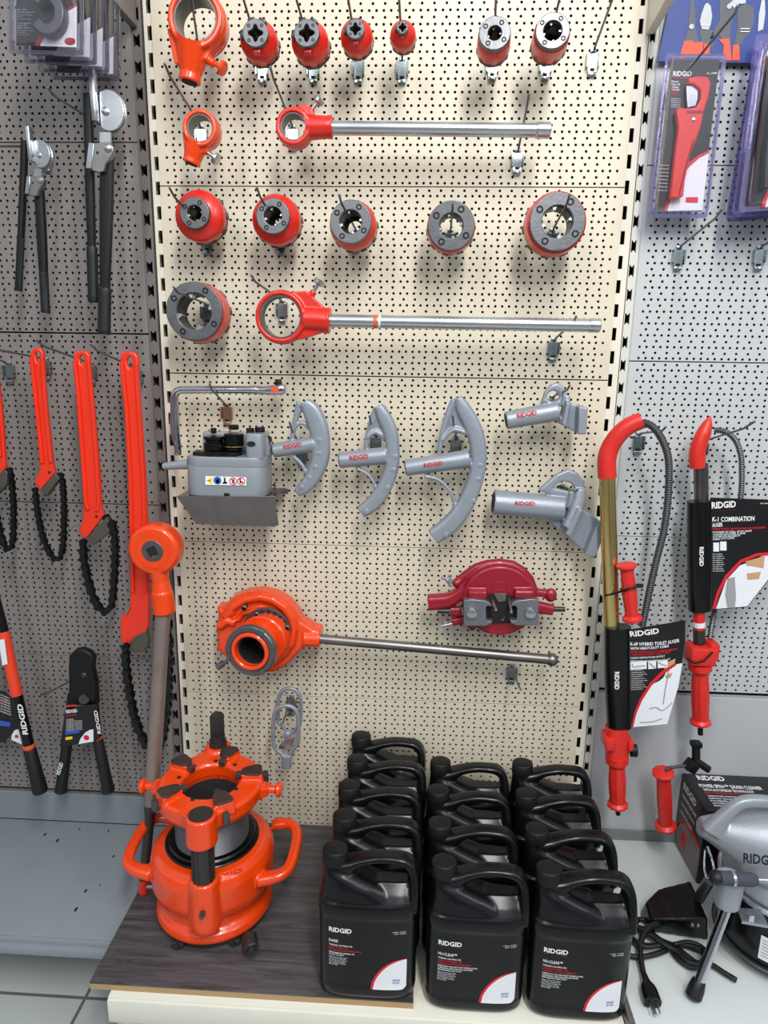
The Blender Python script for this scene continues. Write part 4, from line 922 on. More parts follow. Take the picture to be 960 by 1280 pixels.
# ------------------------------------------------------------------ left bay: tube benders
def bender(label, s, ox, oy, o2, hl, hr, d, k):
    """o2 maps a crop coordinate of the large bender; hl, hr: left and right lever lines"""
    def q(x, y): return (ox + (x - 400) * k / s, oy + (y - 405) * k / s)
    sc1 = S(ox, oy, d) / s * k
    c = W(*q(400, 405), d); t = thing('tube_bender', label, 'tube bender', W(ox, oy, .02), 'tube benders hanging in the left bay')
    def lever(nm, pts, w0, w1, dd, grip, gr_=22):
        P = [W(x, y, dd) for x, y in pts]
        b = B(); b.sweep(P, [w0 * sc1] * (len(P) - 1) + [w1 * sc1], .007, p=5)
        lv = part(nm, b, BLKM, t)
        A, Z = P[-2].lerp(P[-1], grip), P[-1]; b = B(); L = (Z - A).length; r = gr_ * sc1
        pr = [(0, r * .9), (.004, r)] + [(L * i / 16, r * (1.0 if i % 2 else .95)) for i in range(2, 15)] + [(L - .004, r * 1.04), (L, r * .9)]
        b.lathe(pr, A, Z - A, 20, sc2=(1, .8)); part('grip', b, BLKR, lv)
    lever('lever', hl, 15, 10, d - .012, .45 if k == 1 else .35, 21)
    lever('lever', hr, 23, 13, d, .60 if k == 1 else .36, 25)
    b = B(); R_ = 55 * sc1; lo = []
    for i in range(41):
        a = math.radians(-128 + 250 * i / 40 + 0); lo.append((c.x + R_ * math.cos(a), c.z + R_ * 1.22 * math.sin(a)))
    for dd2, sh in ((.0, 1), (.012, .0)):
        b.shape([lo], .005, Matrix.Translation((0, -d - .004 + dd2, 0)) @ Matrix.Rotation(math.pi / 2, 4, 'X'), .001)
    li = [(c.x + (p[0] - c.x) * .9, c.z + (p[1] - c.z) * .9) for p in lo]
    b.shape([li], .016, Matrix.Translation((0, -d + .002, 0)) @ Matrix.Rotation(math.pi / 2, 4, 'X')); part('forming_wheel', b, STEEL, t)
    b = B(); b.box((W(*q(343, 350), d + .012)), (20 * sc1, .016, 165 * sc1), bev=.0015); part('hook_bar', b, STEEL, t)
    b = B(); b.plate([q(362, 480), (q(402, 480)), q(400, 540), q(362, 540)], d + .003, .004); part('link_plate', b, STEEL, t)
    b = B(); b.plate([q(325, 520), q(395, 516), q(412, 535), (q(408, 562)), q(385, 595), q(378, 622), q(360, 628), q(312, 612)], d + .016, .014, .0015); fs = part('follow_block', b, mat('brushed_block', (140, 138, 136), .35, .85), t)
    b = B(); b.plate([q(322, 518), q(342, 522), q(333, 612), q(311, 612)], d + .020, .010, .001); part('nylon_face', b, STEEL, fs)
    b = B(); qq = W(*q(354, 555), d + .0165); b.cyl(qq, qq + PY * .001, 5 * sc1, n=12); part('hole', b, DARK, fs)
    for x, y, dd in ((380, 402, .011), (389, 537, .020)):
        b = B(); e = W(*q(x, y), d + dd); b.lathe([(0, 9 * sc1), (.0015, 13 * sc1), (.006, 13 * sc1)], e, PY, 20); part('rivet', b, STEEL, t)
    b = B(); b.tube([W(*q(395, 600), d), W(*q(398, 640), d)], 3 * sc1, 8); 
    return t
bender('large hand tube bender with silver wheel and long black levers', 2.909, 137.5, 139.2, None, [(110, 118), (113, 250), (117, 378)], [(134, 195), (133, 270), (130, 418)], .115, 1)
bender('small hand tube bender with silver wheel, left of the large one', 2.909, 51.5, 193.5, None, [(31, 176), (28, 260), (23, 364)], [(49, 235), (53, 310), (57, 391)], .115, .68)
# ------------------------------------------------------------------ chain wrenches
def chain_path(b, pts, r):
    P = crm(pts, 12); L = [0]
    for i in range(1, len(P)): L.append(L[-1] + (P[i] - P[i - 1]).length)
    pitch = r * 2.35; n = int(L[-1] / pitch); q = []
    def at(s):
        for i in range(1, len(P)):
            if L[i] >= s: return P[i - 1].lerp(P[i], (s - L[i - 1]) / max(1e-9, L[i] - L[i - 1]))
        return P[-1]
    q = [at(i * pitch) for i in range(n + 1)]
    for i in range(n):
        b.cyl(q[i] - PY * r * 1.15, q[i] + PY * r * 1.15, r * .40, n=8)
        dv = (q[i + 1] - q[i]); sd = dv.normalized().cross(PY)
        off = .95 if i % 2 else .62
        u_ = dv.normalized(); Lk = dv.length
        ol = []
        for k in range(7):
            a = math.pi / 2 + math.pi * k / 6; ol.append((math.cos(a) * r * .78, math.sin(a) * r * .86))
        ol.append((Lk / 2, -r * .46))
        for k in range(7):
            a = -math.pi / 2 + math.pi * k / 6; ol.append((Lk + math.cos(a) * r * .78, math.sin(a) * r * .86))
        ol.append((Lk / 2, r * .46))
        for e in (-1, 1):
            c_ = PY * (r * off * e); pts2 = [q[i] + u_ * x + sd * y for x, y in ol]
            b.loft([[p + c_ - PY * r * .13 for p in pts2], [p + c_ + PY * r * .13 for p in pts2]])
def chain_wrench(label, outl, slot, jaw, rib, chain, rc, d, th=.012, spring=None, dots=()):
    o = W(outl[0][0], outl[0][1], .03); t = thing('chain_wrench', label, 'chain wrench', o, 'red chain wrenches hanging in the left bay')
    b = B(); b.plate(outl, d, th, .0035, [slot] if slot else []); part('handle', b, REDO, t)
    b = B()
    for r_ in rib: b.tube([W(x, y, d + .0022) for x, y in r_], .0046, 10)
    if rib: part('handle_rib', b, REDO, t)
    b = B(); b.plate(jaw, d + .003, th + .006, .0015); part('steel_jaw', b, mat('worn_jaw', (96, 94, 84), .45, .6, var=.2), t)
    b = B(); chain_path(b, [W(x, y, dd) for x, y, dd in chain], rc); part('chain', b, CHAIN, t, 40)
    for x, y in dots:
        b = B(); q = W(x, y, d + .0008); b.cyl(q, q + PY * .002, .0035, n=12); part('pivot_pin', b, DIE, t)
    if spring:
        b = B(); b.tube([W(x, y, d + .004) for x, y in spring], .0022, 6); part('chain_hook', b, STEEL, t)
    return t
c8 = lambda pts: cp(pts, 4.127, 0, 410)
chain_wrench('small chain wrench with red handle, second from the left photo edge', c8([(188, 100), (168, 104), (155, 125), (158, 180), (170, 300), (185, 450), (196, 600), (202, 720), (194, 765), (172, 785), (180, 800), (190, 815), (208, 838), (282, 748), (270, 700), (255, 560), (240, 420), (228, 280), (223, 140), (212, 108)]),
             c8([(178, 125), (190, 118), (202, 128), (203, 165), (195, 178), (185, 170)]), c8([(208, 838), (284, 748), (306, 775), (238, 868)]),
             [c8([(162, 150), (180, 320), (205, 560), (218, 695)]), c8([(218, 150), (228, 320), (248, 560), (262, 690)])],
             [(44, 612, .11), (47, 640, .10), (55, 675, .09), (66, 697, .09), (74, 699, .09), (79, 680, .09), (80, 640, .09), (79, 610, .10), (76, 594, .11), (68, 592, .11)], .0068, .115, dots=c8([(253, 745)]), spring=c8([(155, 790), (158, 815), (156, 840)]))
chain_wrench('middle chain wrench with red handle and hanging black chain', c8([(420, 116), (392, 120), (377, 142), (380, 190), (392, 300), (408, 500), (420, 700), (430, 880), (425, 1000), (402, 1045), (412, 1062), (425, 1075), (442, 1092), (535, 965), (522, 940), (512, 760), (492, 520), (475, 330), (462, 170), (460, 140), (445, 120)]),
             c8([(408, 150), (418, 138), (430, 145), (434, 180), (424, 192), (412, 182)]), c8([(440, 1090), (552, 975), (576, 1045), (480, 1122)]),
             [c8([(386, 170), (402, 320), (425, 640), (442, 900), (455, 935)]), c8([(456, 170), (470, 330), (495, 640), (510, 900), (500, 940)])],
             [(104, 677, .11), (105, 700, .11), (111, 728, .10), (119, 752, .10), (130, 765, .10), (139, 758, .10), (142, 735, .10), (144, 700, .10), (143, 668, .11), (138, 650, .11), (130, 646, .11)], .0088, .115, dots=c8([(497, 973)]), spring=c8([(362, 1035), (385, 1022), (410, 1018)]))
chain_wrench('long chain wrench with red handle running behind the orange ratchet head', [(159, 438.5), (153, 440), (149.5, 446), (150.5, 470), (154, 500), (157.5, 540), (160, 580), (161.5, 652), (163, 724), (162, 761), (152.5, 769), (150, 778), (151, 800), (156, 808), (166, 812), (181, 795), (186, 780), (186, 690), (184, 652), (180.5, 580), (175, 507), (172.5, 470), (172.5, 448), (169, 441)],
             [(158, 449), (161, 445), (164.5, 448), (165, 458), (162, 461), (159, 458)], [(158, 810), (166, 797), (182, 789), (186, 805), (180, 814), (166, 816)],
             [[(152, 455), (158, 510), (163, 600), (166, 740)], [(170, 455), (173, 510), (179, 600), (182, 740)]],
             [(157, 808, .11), (158, 835, .10), (163, 870, .09), (170, 902, .08), (180, 926, .08), (192, 938, .07), (202, 930, .07), (208, 900, .07), (211, 860, .07), (211, 810, .08), (206, 775, .09), (196, 768, .09)], .0100, .100, spring=[(157, 768), (160, 763), (161, 758)])
chain_wrench('chain wrench cut off by the left photo edge', [(-24, 440), (-30, 450), (-22, 520), (-16, 578), (-22, 588), (-16, 615), (4, 606), (9, 596), (6, 580), (2, 520), (-6, 450), (-14, 440)], None, [(-16, 612), (4, 586), (9, 590), (8, 606), (-8, 622)],
             [[(-26, 460), (-12, 575)], [(-8, 460), (0, 570)]], [(-10, 615, .11), (-3, 650, .10), (4, 678, .09), (11, 688, .09), (16, 676, .09), (17, 640, .09), (15, 605, .10), (12, 588, .11), (6, 584, .11)], .0068, .115)
# ------------------------------------------------------------------ bolt cutters
cb_ = lambda pts: cp(pts, 3.554, 0, 640)
cc_ = lambda pts: cp(pts, 6.857, 0, 840)
t = thing('bolt_cutter', 'black bolt cutter with a printed card between its two handles', 'cable cutter', W(105, 900, .03))
b = B(); b.plate(cb_([(305, 640), (330, 615), (360, 610), (395, 625), (415, 650), (410, 700), (425, 760), (428, 860), (300, 860), (305, 770), (302, 700)]), .085, .022, .005, sm=0); b.cyl(W(105, 874, .09), W(105, 874, .06), .012); part('cutter_head', b, BLKM, t)
b = B(); q = W(104, 845, .087); b.lathe([(0, .005), (.003, .008), (.006, .008)], q, PY, 16); part('pivot_bolt', b, DIE, t)
for P, nm in (([(90, 868), (84, 925), (76, 990)], 0), ([(116, 865), (122, 920), (136, 990)], 1)):
    b = B(); b.tube([W(P[0][0], P[0][1], .075), W(P[1][0], P[1][1], .08)], .0105, 16); h = part('handle_tube', b, BLK, t)
    b = B(); A = W(P[1][0], P[1][1] + 3, .08); Z = W(P[2][0], P[2][1], .085); L = (Z - A).length; b.lathe([(0, .011), (.004, .0125), (L - .02, .0145), (L - .004, .016), (L, .012)], A, Z - A, 20); part('rubber_grip', b, BLKR, h)
    if nm: b = B(); b.ring(A - (Z - A).normalized() * .005, Z - A, .006, .0128, .005, 20); part('orange_ring', b, ORT, h)
b = B(); b.ptext('RIDGID', (74.5, 969), (79, 954), 4.5, .1025, bold=.02); part('grip_lettering', b, WHITE, t)
crd = cc_([(560, 325), (715, 285), (830, 275), (855, 570), (800, 598), (670, 618), (515, 645), (520, 590), (545, 420)])
b = B(); b.plate(crd, .096, .0015); cd_ = part('printed_card', b, CARDB, t)
b = B(); b.plate(cc_([(800, 492), (800, 596), (672, 618), (690, 570), (730, 520), (770, 497)]), .0965, .0006); part('white_corner', b, CARDW, cd_)
b = B(); b.ptext('RIDGID', (83, 891.5), (97, 890), 4, .0968, .03)
for i in range(9): b.ptext('CUTS HARD AND SOFT WIRE'[:14 + i % 3], (83 - i * .1, 900 + i * 1.7), (92 + (i % 3), 899.3 + i * 1.7), 1, .0968)
for i in range(8): b.ptext('Read all warnings', (94, 901.5 + i * 1.6), (102 + (i % 2), 900.8 + i * 1.6), .9, .0968)
part('white_text', b, WHITE, cd_)
b = B(); b.ptext('BOLT CUTTER', (83, 896), (96, 894.3), 2.2, .0968, .02); b.plate(cc_([(568, 285), (650, 278), (650, 295), (570, 302)]), .0968, .0005); pdisc(b, 108, 922, .0972, 3.4); part('red_print', b, REDT, cd_)
b = B(); b.plate(cc_([(562, 508), (678, 492), (682, 520), (560, 540)]), .0968, .0005); part('blue_bar', b, BLUET, cd_)
b = B(); b.plate(cc_([(562, 560), (620, 552), (620, 575), (562, 584)]), .0968, .0005); part('yellow_bar', b, YEL, cd_)
b = B(); b.ptext('RIDGID', (126.5, 917), (121.5, 888), 4.5, .0972, .02); part('lettering', b, WHITE, t)
t = thing('bolt_cutter', 'long cutter with orange and black tube handle at the left photo edge', 'cable cutter', W(30, 900, .03))
b = B(); A, Z = W(-22, 690, .10), W(5, 790, .105); b.tube([A, Z], .0115, 20); part('upper_tube', b, BLK, t)
b = B(); A, Z = W(4, 789, .105), W(21, 869, .11); b.cyl(A, Z, .0135, n=24, bev=.001); ot = part('orange_tube', b, mat('orange_plastic', (225, 66, 36), .4), t)
b = B(); b.hull([W(x, y, dd) for x, y in ((-2, 800), (5.5, 799), (9.5, 830), (3, 832)) for dd in (.1195, .1245)]); part('white_sticker', b, CARDW, ot)
b = B(); A, Z = W(21, 869, .11), W(36, 932, .113); b.cyl(A, Z, .0130, n=24); bt = part('black_tube', b, BLK, t)
b = B(); b.ptext('RIDGID', (35, 918), (27.5, 880), 6.5, .1275, .03); part('lettering', b, WHITE, bt)
b = B(); b.cyl(W(35.5, 930, .113), W(36.7, 935, .113), .0142, n=24, bev=.001); part('orange_ring', b, ORT, t)
b = B(); A, Z = W(36.7, 935, .113), W(51, 991, .115); L = (Z - A).length; b.lathe([(0, .013), (.004, .0148), (L * .6, .0165), (L - .01, .0180), (L - .003, .0165), (L, .012)], A, Z - A, 24); part('rubber_grip', b, BLKR, t)
b = B(); b.tube([W(-60, 990, .10), W(-30, 870, .09), W(-20, 790, .08)], .011, 12); part('rear_handle', b, BLK, t)
b = B(); b.plate([(-30, 862), (5, 864), (14, 872), (26, 920), (14, 918), (6, 928), (-30, 930)], .092, .0015); cd_ = part('printed_card', b, CARDB, t)
b = B(); b.plate(cc_([(150, 492), (175, 500), (188, 622), (95, 580), (105, 530), (125, 500)]), .0945, .0008); part('white_corner', b, CARDW, cd_)
b = B()
for i in range(7): b.ptext('CUTS CABLE AND ROD'[:12 + i], (0, 869 + i * 3.4), (12 + i * .3, 874 + i * 3.4), 1.7, .0938)
part('white_text', b, WHITE, cd_)
b = B(); b.plate(cc_([(0, 415), (90, 432), (88, 470), (0, 460)]), .0937, .0006); part('blue_bar', b, BLUET, cd_)
b = B(); pdisc(b, 20.5, 920.5, .0958, 2.2); b.ptext('CABLE', (0, 874), (9, 879), 2.4, .0939, .02); part('red_print', b, REDT, cd_)
# ------------------------------------------------------------------ blister packs
def rrect(pts, r, n=4):
    """round the corners of a polygon given in pixels"""
    out = []; k = len(pts)
    for i in range(k):
        p = V(pts[i]).to_2d(); a = V(pts[i - 1]).to_2d(); c = V(pts[(i + 1) % k]).to_2d()
        da = (a - p).normalized() * r; dc = (c - p).normalized() * r
        for j in range(n + 1):
            u = j / n; out.append(tuple((p + da) * (1 - u) ** 2 + p * 2 * u * (1 - u) + (p + dc) * u ** 2))
    return out
def shell(t, outer, d, depth, inset, ma=CLEAR, r=6, nm='clear_shell', rim=RIM):
    """clear formed shell: flat flange with tinted rim, raised lid"""
    oo = rrect(outer, r); cx_ = sum(p[0] for p in oo) / len(oo); cy_ = sum(p[1] for p in oo) / len(oo)
    def ins(k): 
        w0 = max(p[0] for p in oo) - cx_; h0 = max(p[1] for p in oo) - cy_
        return [(cx_ + (p[0] - cx_) * (1 - k / w0), cy_ + (p[1] - cy_) * (1 - k / h0)) for p in oo]
    fl = B(); fl.plate(oo, d + .0012, .0016, .0004, [ins(inset)]); part('flange', fl, rim, t)
    b = B(); rings = [[W(x, y, d + .001) for x, y in ins(inset)], [W(x, y, d + depth * .8) for x, y in ins(inset * 1.2)], [W(x, y, d + depth) for x, y in ins(inset * 1.6)]]
    # keep the lid's real outline: shift each point back to its flat position scaled at its depth
    base = [W(x, y, d) for x, y in ins(inset)]; cb3 = sum(base, V()) / len(base)
    rings = [[p + NY * .001 for p in base], [cb3 + (p - cb3) * .985 + NY * depth * .8 for p in base], [cb3 + (p - cb3) * .96 + NY * depth for p in base]]
    b.loft(rings, cap=False); vs = [b.bm.verts.new(p) for p in rings[-1]]; b.bm.faces.new(vs)
    part(nm, b, ma, t, 60)
pk = lambda pts: cp(pts, 3.5556, 780, 0)
t = thing('blister_pack', 'red plastic tube cutter in a clear blister pack over the blue card', 'blister pack', W(858, 170, .03))
D = .060
b = B(); b.plate(pk([(210, 265), (425, 265), (345, 940), (135, 935)]), D, .0012); bc = part('backing_card', b, CARDB, t)
b = B(); b.plate(pk([(377, 672), (425, 640)] and [(378, 675), (348, 935), (192, 938), (208, 880), (240, 800), (290, 735), (335, 698)]), D + .0012, .0006); part('white_corner', b, CARDW, bc)
b = B(); A = pk([(178, 938), (195, 880), (228, 800), (280, 730), (330, 690), (378, 668), (378, 680), (335, 702), (292, 740), (242, 805), (208, 885), (192, 938)]); b.plate(A, D + .0018, .0006)
b.ptext('MULTILAYER', *pk([(210, 420), (242, 420)]), 3, D + .0012); b.ptext('TUBING', *pk([(208, 400), (242, 402)]), 2, D + .0012); b.plate(pk([(218, 344), (300, 344), (300, 347), (218, 347)]), D + .0012, .0005)
part('red_print', b, REDT, bc)
b = B(); b.plate(rrect(pk([(276, 876), (330, 876), (328, 900), (274, 898)]), 1.2), D + .0026, .0006); part('red_badge', b, REDT, bc)
b = B(); b.ptext('RIDGID', *pk([(217, 338), (300, 338)]), 5.5, D + .0014, .03)
for i, st in enumerate(['Plastic', 'Pipe &', 'Tubing', 'Cutter']): b.ptext(st, *pk([(211, 366 + i * 12), (243 + (i % 2) * 6, 367 + i * 12)]), 2.2, D + .0014, .015)
for i in range(5): b.ptext('Cuts pipe up to 1 in', *pk([(208, 440 + i * 9), (250, 441 + i * 9)]), 1.3, D + .0014)
for i in range(8): b.ptext('Replaceable blade', *pk([(158 - i, 735 + i * 16), (200 - i, 737 + i * 16)]), 1.1, D + .0014)
b.ptext('No. 23488', *pk([(368, 330), (412, 328)]), 2, D + .0014)
part('white_text', b, WHITE, bc)
ct = B(); ct.plate(pk([(290, 345), (330, 335), (375, 340), (388, 370), (378, 430), (358, 490), (342, 570), (300, 680), (272, 800), (265, 870), (238, 882), (205, 880), (215, 800), (232, 650), (243, 560), (233, 490), (245, 475), (275, 480), (322, 476), (342, 440), (340, 400), (312, 375), (285, 370)]), D + .020, .016, .003); cu_ = part('plastic_cutter', ct, REDP, t)
b = B(); b.plate(pk([(278, 382), (312, 378), (330, 395), (328, 440), (318, 470), (282, 478)]), D + .014, .004, .0006); part('blade', b, STEEL, cu_)
b = B(); q = W(*pk([(312, 530)])[0], D + .022); b.lathe([(0, .002), (.001, .0042), (.003, .0042)], q, PY, 16); part('screw', b, STEEL, cu_)
b = B(); b.plate(pk([(280, 492), (350, 492), (350, 502), (280, 502)]), D + .0208, .0008); b.tube([W(x, y, D + .021) for x, y in pk([(310, 620), (270, 760), (246, 865)])], .0012, 6); part('grip_groove', b, mat('dark_red_plastic', (120, 16, 16), .45), cu_)
shell(t, pk([(188, 236), (458, 240), (370, 970), (105, 965)]), D - .002, .026, 5.5, r=5)
# stacked packs at the right photo edge
pr_ = lambda pts: cp(pts, 4.2667, 880, 0)
for i, (dd, lb, oxx, oyy) in enumerate([(.055, 'rearmost violet-rimmed blister pack of the stack at the right photo edge', -5, 0), (.085, 'middle violet-rimmed blister pack of the stack at the right photo edge', -2, 2), (.115, 'front black-card blister pack of the stack at the right photo edge', 2, 1)]):
    o = W(965, 160, dd); t = thing('blister_pack', lb, 'blister pack', o, 'stacked blister packs at the right photo edge')
    lx, tx = (26, 40) if i == 2 else (20, 36)
    out_ = [(945 + i * 3.5, 42 + i * 2), (1060, 44), (1040, 268 - i * 6), (906.5 + i * 8, 278 - i * 6)]
    b = B(); b.plate([(out_[0][0] + 9, out_[0][1] + 22), (1050, 66), (1032, out_[2][1] - 10), (out_[3][0] + 13, out_[3][1] - 13)], dd, .0012); bc = part('backing_card', b, CARDB, t)
    if i == 2:
        b = B(); b.plate([(957, 246), (962, 238), (1031, 200), (1031, 252), (952.5, 259.5)], dd + .0012, .0006); part('white_corner', b, CARDW, bc)
        b = B(); b.plate([(951, 259.5), (957, 242), (962, 233), (1031, 194), (1031, 201), (962, 240), (956, 259.8)], dd + .0016, .0006); part('red_print', b, REDT, bc)
        b = B(); b.ptext('RIDGID', (958, 70), (990, 70), 6, dd + .0016, .03); part('white_text', b, WHITE, bc)
        b = B(); b.sweep([W(x, y, dd + .012) for x, y in ((985, 110), (972, 130), (966, 160), (960, 190), (957, 235))], [.012, .014, .010, .009, .008], .009); b.ball(W(985, 125, dd + .012), .016, (1.2, .6, 1)); part('black_tool', b, BLKR, t)
    shell(t, out_, dd - .002, .024, 7, r=8)
# stacked round-cutter packs at the top left
tl = lambda pts: cp(pts, 7.3846, 0, 0)
for i, dd in enumerate((.200, .165, .130, .100)):
    t = thing('blister_pack', ['front blister pack of the top left stack, holding a grey disc-shaped cutter', 'blister pack directly behind the front one in the top left stack', 'third blister pack from the front in the top left stack', 'rearmost blister pack in the top left stack'][i], 'blister pack', W(60, 20, dd), 'stacked blister packs at the top left')
    W0 = W(60, 20, .200)
    def off(pts):
        r_ = []
        for x, y in pts:
            w_ = W(x, y, .200); r_.append((w_.x + .008 * i * .9, w_.z - .002 * i))
        return r_
    b = B(); b.plate(off(tl([(150, -300), (712, -300), (712, 425), (150, 420)])), dd, .0012, px=False); bc = part('backing_card', b, CARDB, t)
    b = B(); b.plate(off(tl([(712, 60), (712, 440), (370, 425), (420, 320), (500, 220), (600, 120)])), dd + .0012, .0006, px=False); part('white_corner', b, CARDW, bc)
    if i == 0:
        b = B(); b.plate(off(tl([(320, 425), (375, 310), (470, 200), (590, 100), (710, 35), (710, 62), (600, 122), (505, 222), (422, 325), (370, 425)])), dd + .0018, .0006, px=False); b.plate(off(tl([(600, 385), (610, 362), (650, 350), (690, 362), (700, 385), (690, 408), (650, 420), (612, 408)])), dd + .0022, .0006, px=False); part('red_print', b, mat('dark_red_print', (160, 28, 40), .5), bc)
        b = B()
        for y, xe, h in ((95, 240, 12), (118, 330, 12), (142, 300, 8), (158, 210, 8), (178, 290, 8), (220, 285, 12), (240, 250, 12), (262, 275, 12), (285, 310, 7), (302, 240, 7), (322, 275, 7), (395, 240, 7)):
            st = {95: 'No. 104', 118: 'Close Quarters', 142: 'Tubing Cutter', 220: 'Compact', 240: 'cutter for', 262: 'tight spots'}.get(y, 'for copper, brass'); b.ptext(st, *tl([(158, y), (xe, y)]), h / 7.38, dd + .0014)
        part('white_text', b, GREYT, bc)
        b = B(); c = W(*tl([(430, 110)])[0], dd + .018); sx = S(60, 20, .2) / 7.3846
        lo = [(c.x + 165 * sx * math.cos(a), c.z + 190 * sx * math.sin(a)) for a in [math.radians(-148 + 296 * j / 40) for j in range(41)]]; li = [(c.x + 75 * sx * math.cos(a), c.z + 88 * sx * math.sin(a)) for a in [math.radians(-148 + 296 * j / 40) for j in range(41)]]
        b.shape([lo + li[::-1]], .02, Matrix.Translation((0, -dd - .012, 0)) @ Matrix.Rotation(math.pi / 2, 4, 'X'), .003); part('disc_cutter', b, IRON, t)
    shell(t, [(12, -60), (106 - 2, -60), (105, 69), (11, 67)] if i == 0 else [(12 + 0, -60), (104, -60), (105, 69), (11, 67)], .2 - .002, .024, 5.5, r=5, rim=RIMG) if i == 0 else None
    if i:
        before = set(t.children); shell(t, [(12, -60), (104, -60), (105, 69), (11, 67)], .198, .024, 5.5, r=5, rim=RIMG)
        for ch in set(t.children) - before: ch.data.transform(Matrix.Translation((.0072 * i, .2 - dd, -.002 * i)))
# ------------------------------------------------------------------ blue card with printed pliers
bl = lambda pts: cp(pts, 3.5556, 780, 0)
D = .018
t = thing('plier_card', 'blue display card printed with grey pliers behind the red cutter pack', 'display card', W(890, 40, .01))
b = B(); b.plate([(822, 76.5), (838, 0), (850, -60), (1040, -60), (1020, 80)], D, .004); part('blue_board', b, BLUE, t)
DKP = mat('pliers_grey_print', (82, 86, 92), .5, var=.15); LTP = mat('pliers_silver_print', (190, 194, 198), .5, var=.1)
gy = [[(305, -40), (318, 60), (318, 130), (330, 185), (320, 200), (270, 185), (285, 130), (292, 60), (300, -40)],
      [(335, 130), (400, 135), (395, 210), (350, 200)],
      [(430, -40), (490, -20), (492, 40), (478, 100), (470, 180), (440, 185), (420, 150), (395, 190), (380, 170), (425, 90), (425, 20)],
      [(505, 40), (540, 15), (575, 30), (578, 90), (565, 140), (540, 160), (520, 200), (490, 200), (505, 120)]]
og = [[(268, 182), (300, 180), (312, 190), (350, 184), (352, 245), (300, 250), (262, 262), (245, 258)], [(355, 195), (385, 190), (378, 240), (355, 240)], [(420, 175), (470, 170), (478, 268), (440, 268), (443, 200)], [(485, 200), (512, 198), (515, 268), (480, 268)]]
sv = [[(345, 60), (360, 20), (370, 12), (385, 25), (392, 70), (385, 110), (375, 132), (345, 128), (337, 95)], [(600, 60), (612, 0), (625, -20), (628, 60), (618, 130), (595, 140)], [(470, 15), (495, -10), (520, -20), (520, 10), (490, 35)], [(515, -20), (545, -20), (540, 14), (518, 18)]]
for nm, L_, ma, k in (('plier_jaws', gy, DKP, 0), ('orange_handles', og, ORT, 1), ('silver_tips', sv, LTP, 2)):
    for q in L_:
        b = B(); b.plate(bl(q), D + .0006 + k * .0004, .0006); part(nm, b, ma, t)
for x, y in ((300, 118), (468, 28)):
    b = B(); pdisc(b, *bl([(x, y)])[0], D + .0018, 3); part('pivot', b, LTP, t)
b = B()
for x0, y0 in ((340, 110), (518, 125), (518, 138)): b.plate(bl([(x0, y0), (x0 + 40, y0), (x0 + 40, y0 + 4), (x0, y0 + 4)]), D + .0022, .0004)
part('white_bars', b, WHITE, t)
# ------------------------------------------------------------------ toilet auger
au = lambda pts: cp(pts, 3.0462, 700, 480)
def grip(b, A, Z, r, flange=1.55):
    L = (Z - A).length; pr = [(0, r * flange * .8), (.003, r * flange), (.007, r * flange), (.012, r * 1.05)]
    n = 14
    for i in range(n): pr.append((.016 + (L - .034) * i / n, r * (1.0 + .12 * math.sin(math.pi * i / n)) * (1 if i % 2 else .95)))
    pr += [(L - .014, r * 1.0), (L - .008, r * flange), (L - .003, r * flange), (L, r * flange * .8)]
    b.lathe(pr, A, Z - A, 10)
OFF = .035
t = thing('toilet_auger', 'brass-tube toilet auger with a red elbow, hanging left in the right bay', 'drain auger', W(775, 760, .03))
d = .08
P = [W(x, y, d) for x, y in au([(180, 352), (190, 700), (196, 930)])]
b = B(); b.tube(P, .0172, 24); part('brass_tube', b, BRASS, t)
b = B(); b.tube(crm([W(x, y, dd) for (x, y), dd in zip(au([(180, 356), (178, 290), (192, 240), (222, 195), (262, 160), (312, 138)]), (d, d, d, d + .005, d + .01, d + .015))], 4), [.0195, .0195, .0190, .0185, .0182, .0175], 24); part('red_elbow', b, REDP, t)
b = B(); cpth = crm([W(x, y, dd) for (x, y), dd in zip(au([(315, 145), (352, 162), (385, 205), (410, 270), (415, 340), (410, 450), (395, 560), (365, 680), (340, 790), (322, 880), (312, 925)]), (.09, .09, .088, .085, .08, .075, .07, .07, .07, .07, .07))], 16)
cpth = uni(cpth, .0026); b.tube(cpth, [.0078 * (1.08 if i % 2 else .88) for i in range(len(cpth))], 10); part('cable_sleeve', b, mat('dark_coil_sleeve', (58, 60, 64), .45, .2, var=.1), t)
b = B(); grip(b, W(*au([(252, 684)])[0], .105), W(*au([(276, 902)])[0], .105), .0145, 1.5); part('crank_grip', b, REDP, t)
b = B(); q = [W(x, y, dd) for (x, y), dd in zip(au([(170, 806), (215, 795), (262, 780), (305, 768)]), (.09, .102, .124, .118))]; b.tube(crm(q, 4), .0026, 8); b.box(q[-1], (.012, .006, .008), bev=.001); part('cable_tie', b, BLKM, t)
b = B(); b.sweep([W(x, y, .088) for x, y in ((772, 783), (772, 846), (774, 908))], [.0285, .0285, .0270], .020, p=2.6, n=20); sl = part('black_sleeve', b, BLK, t)
b = B(); b.ptext('RIDGID', (768.5, 840), (768.5, 862), 5.5, .1095, .03); 
part('sleeve_lettering', b, WHITE, sl)
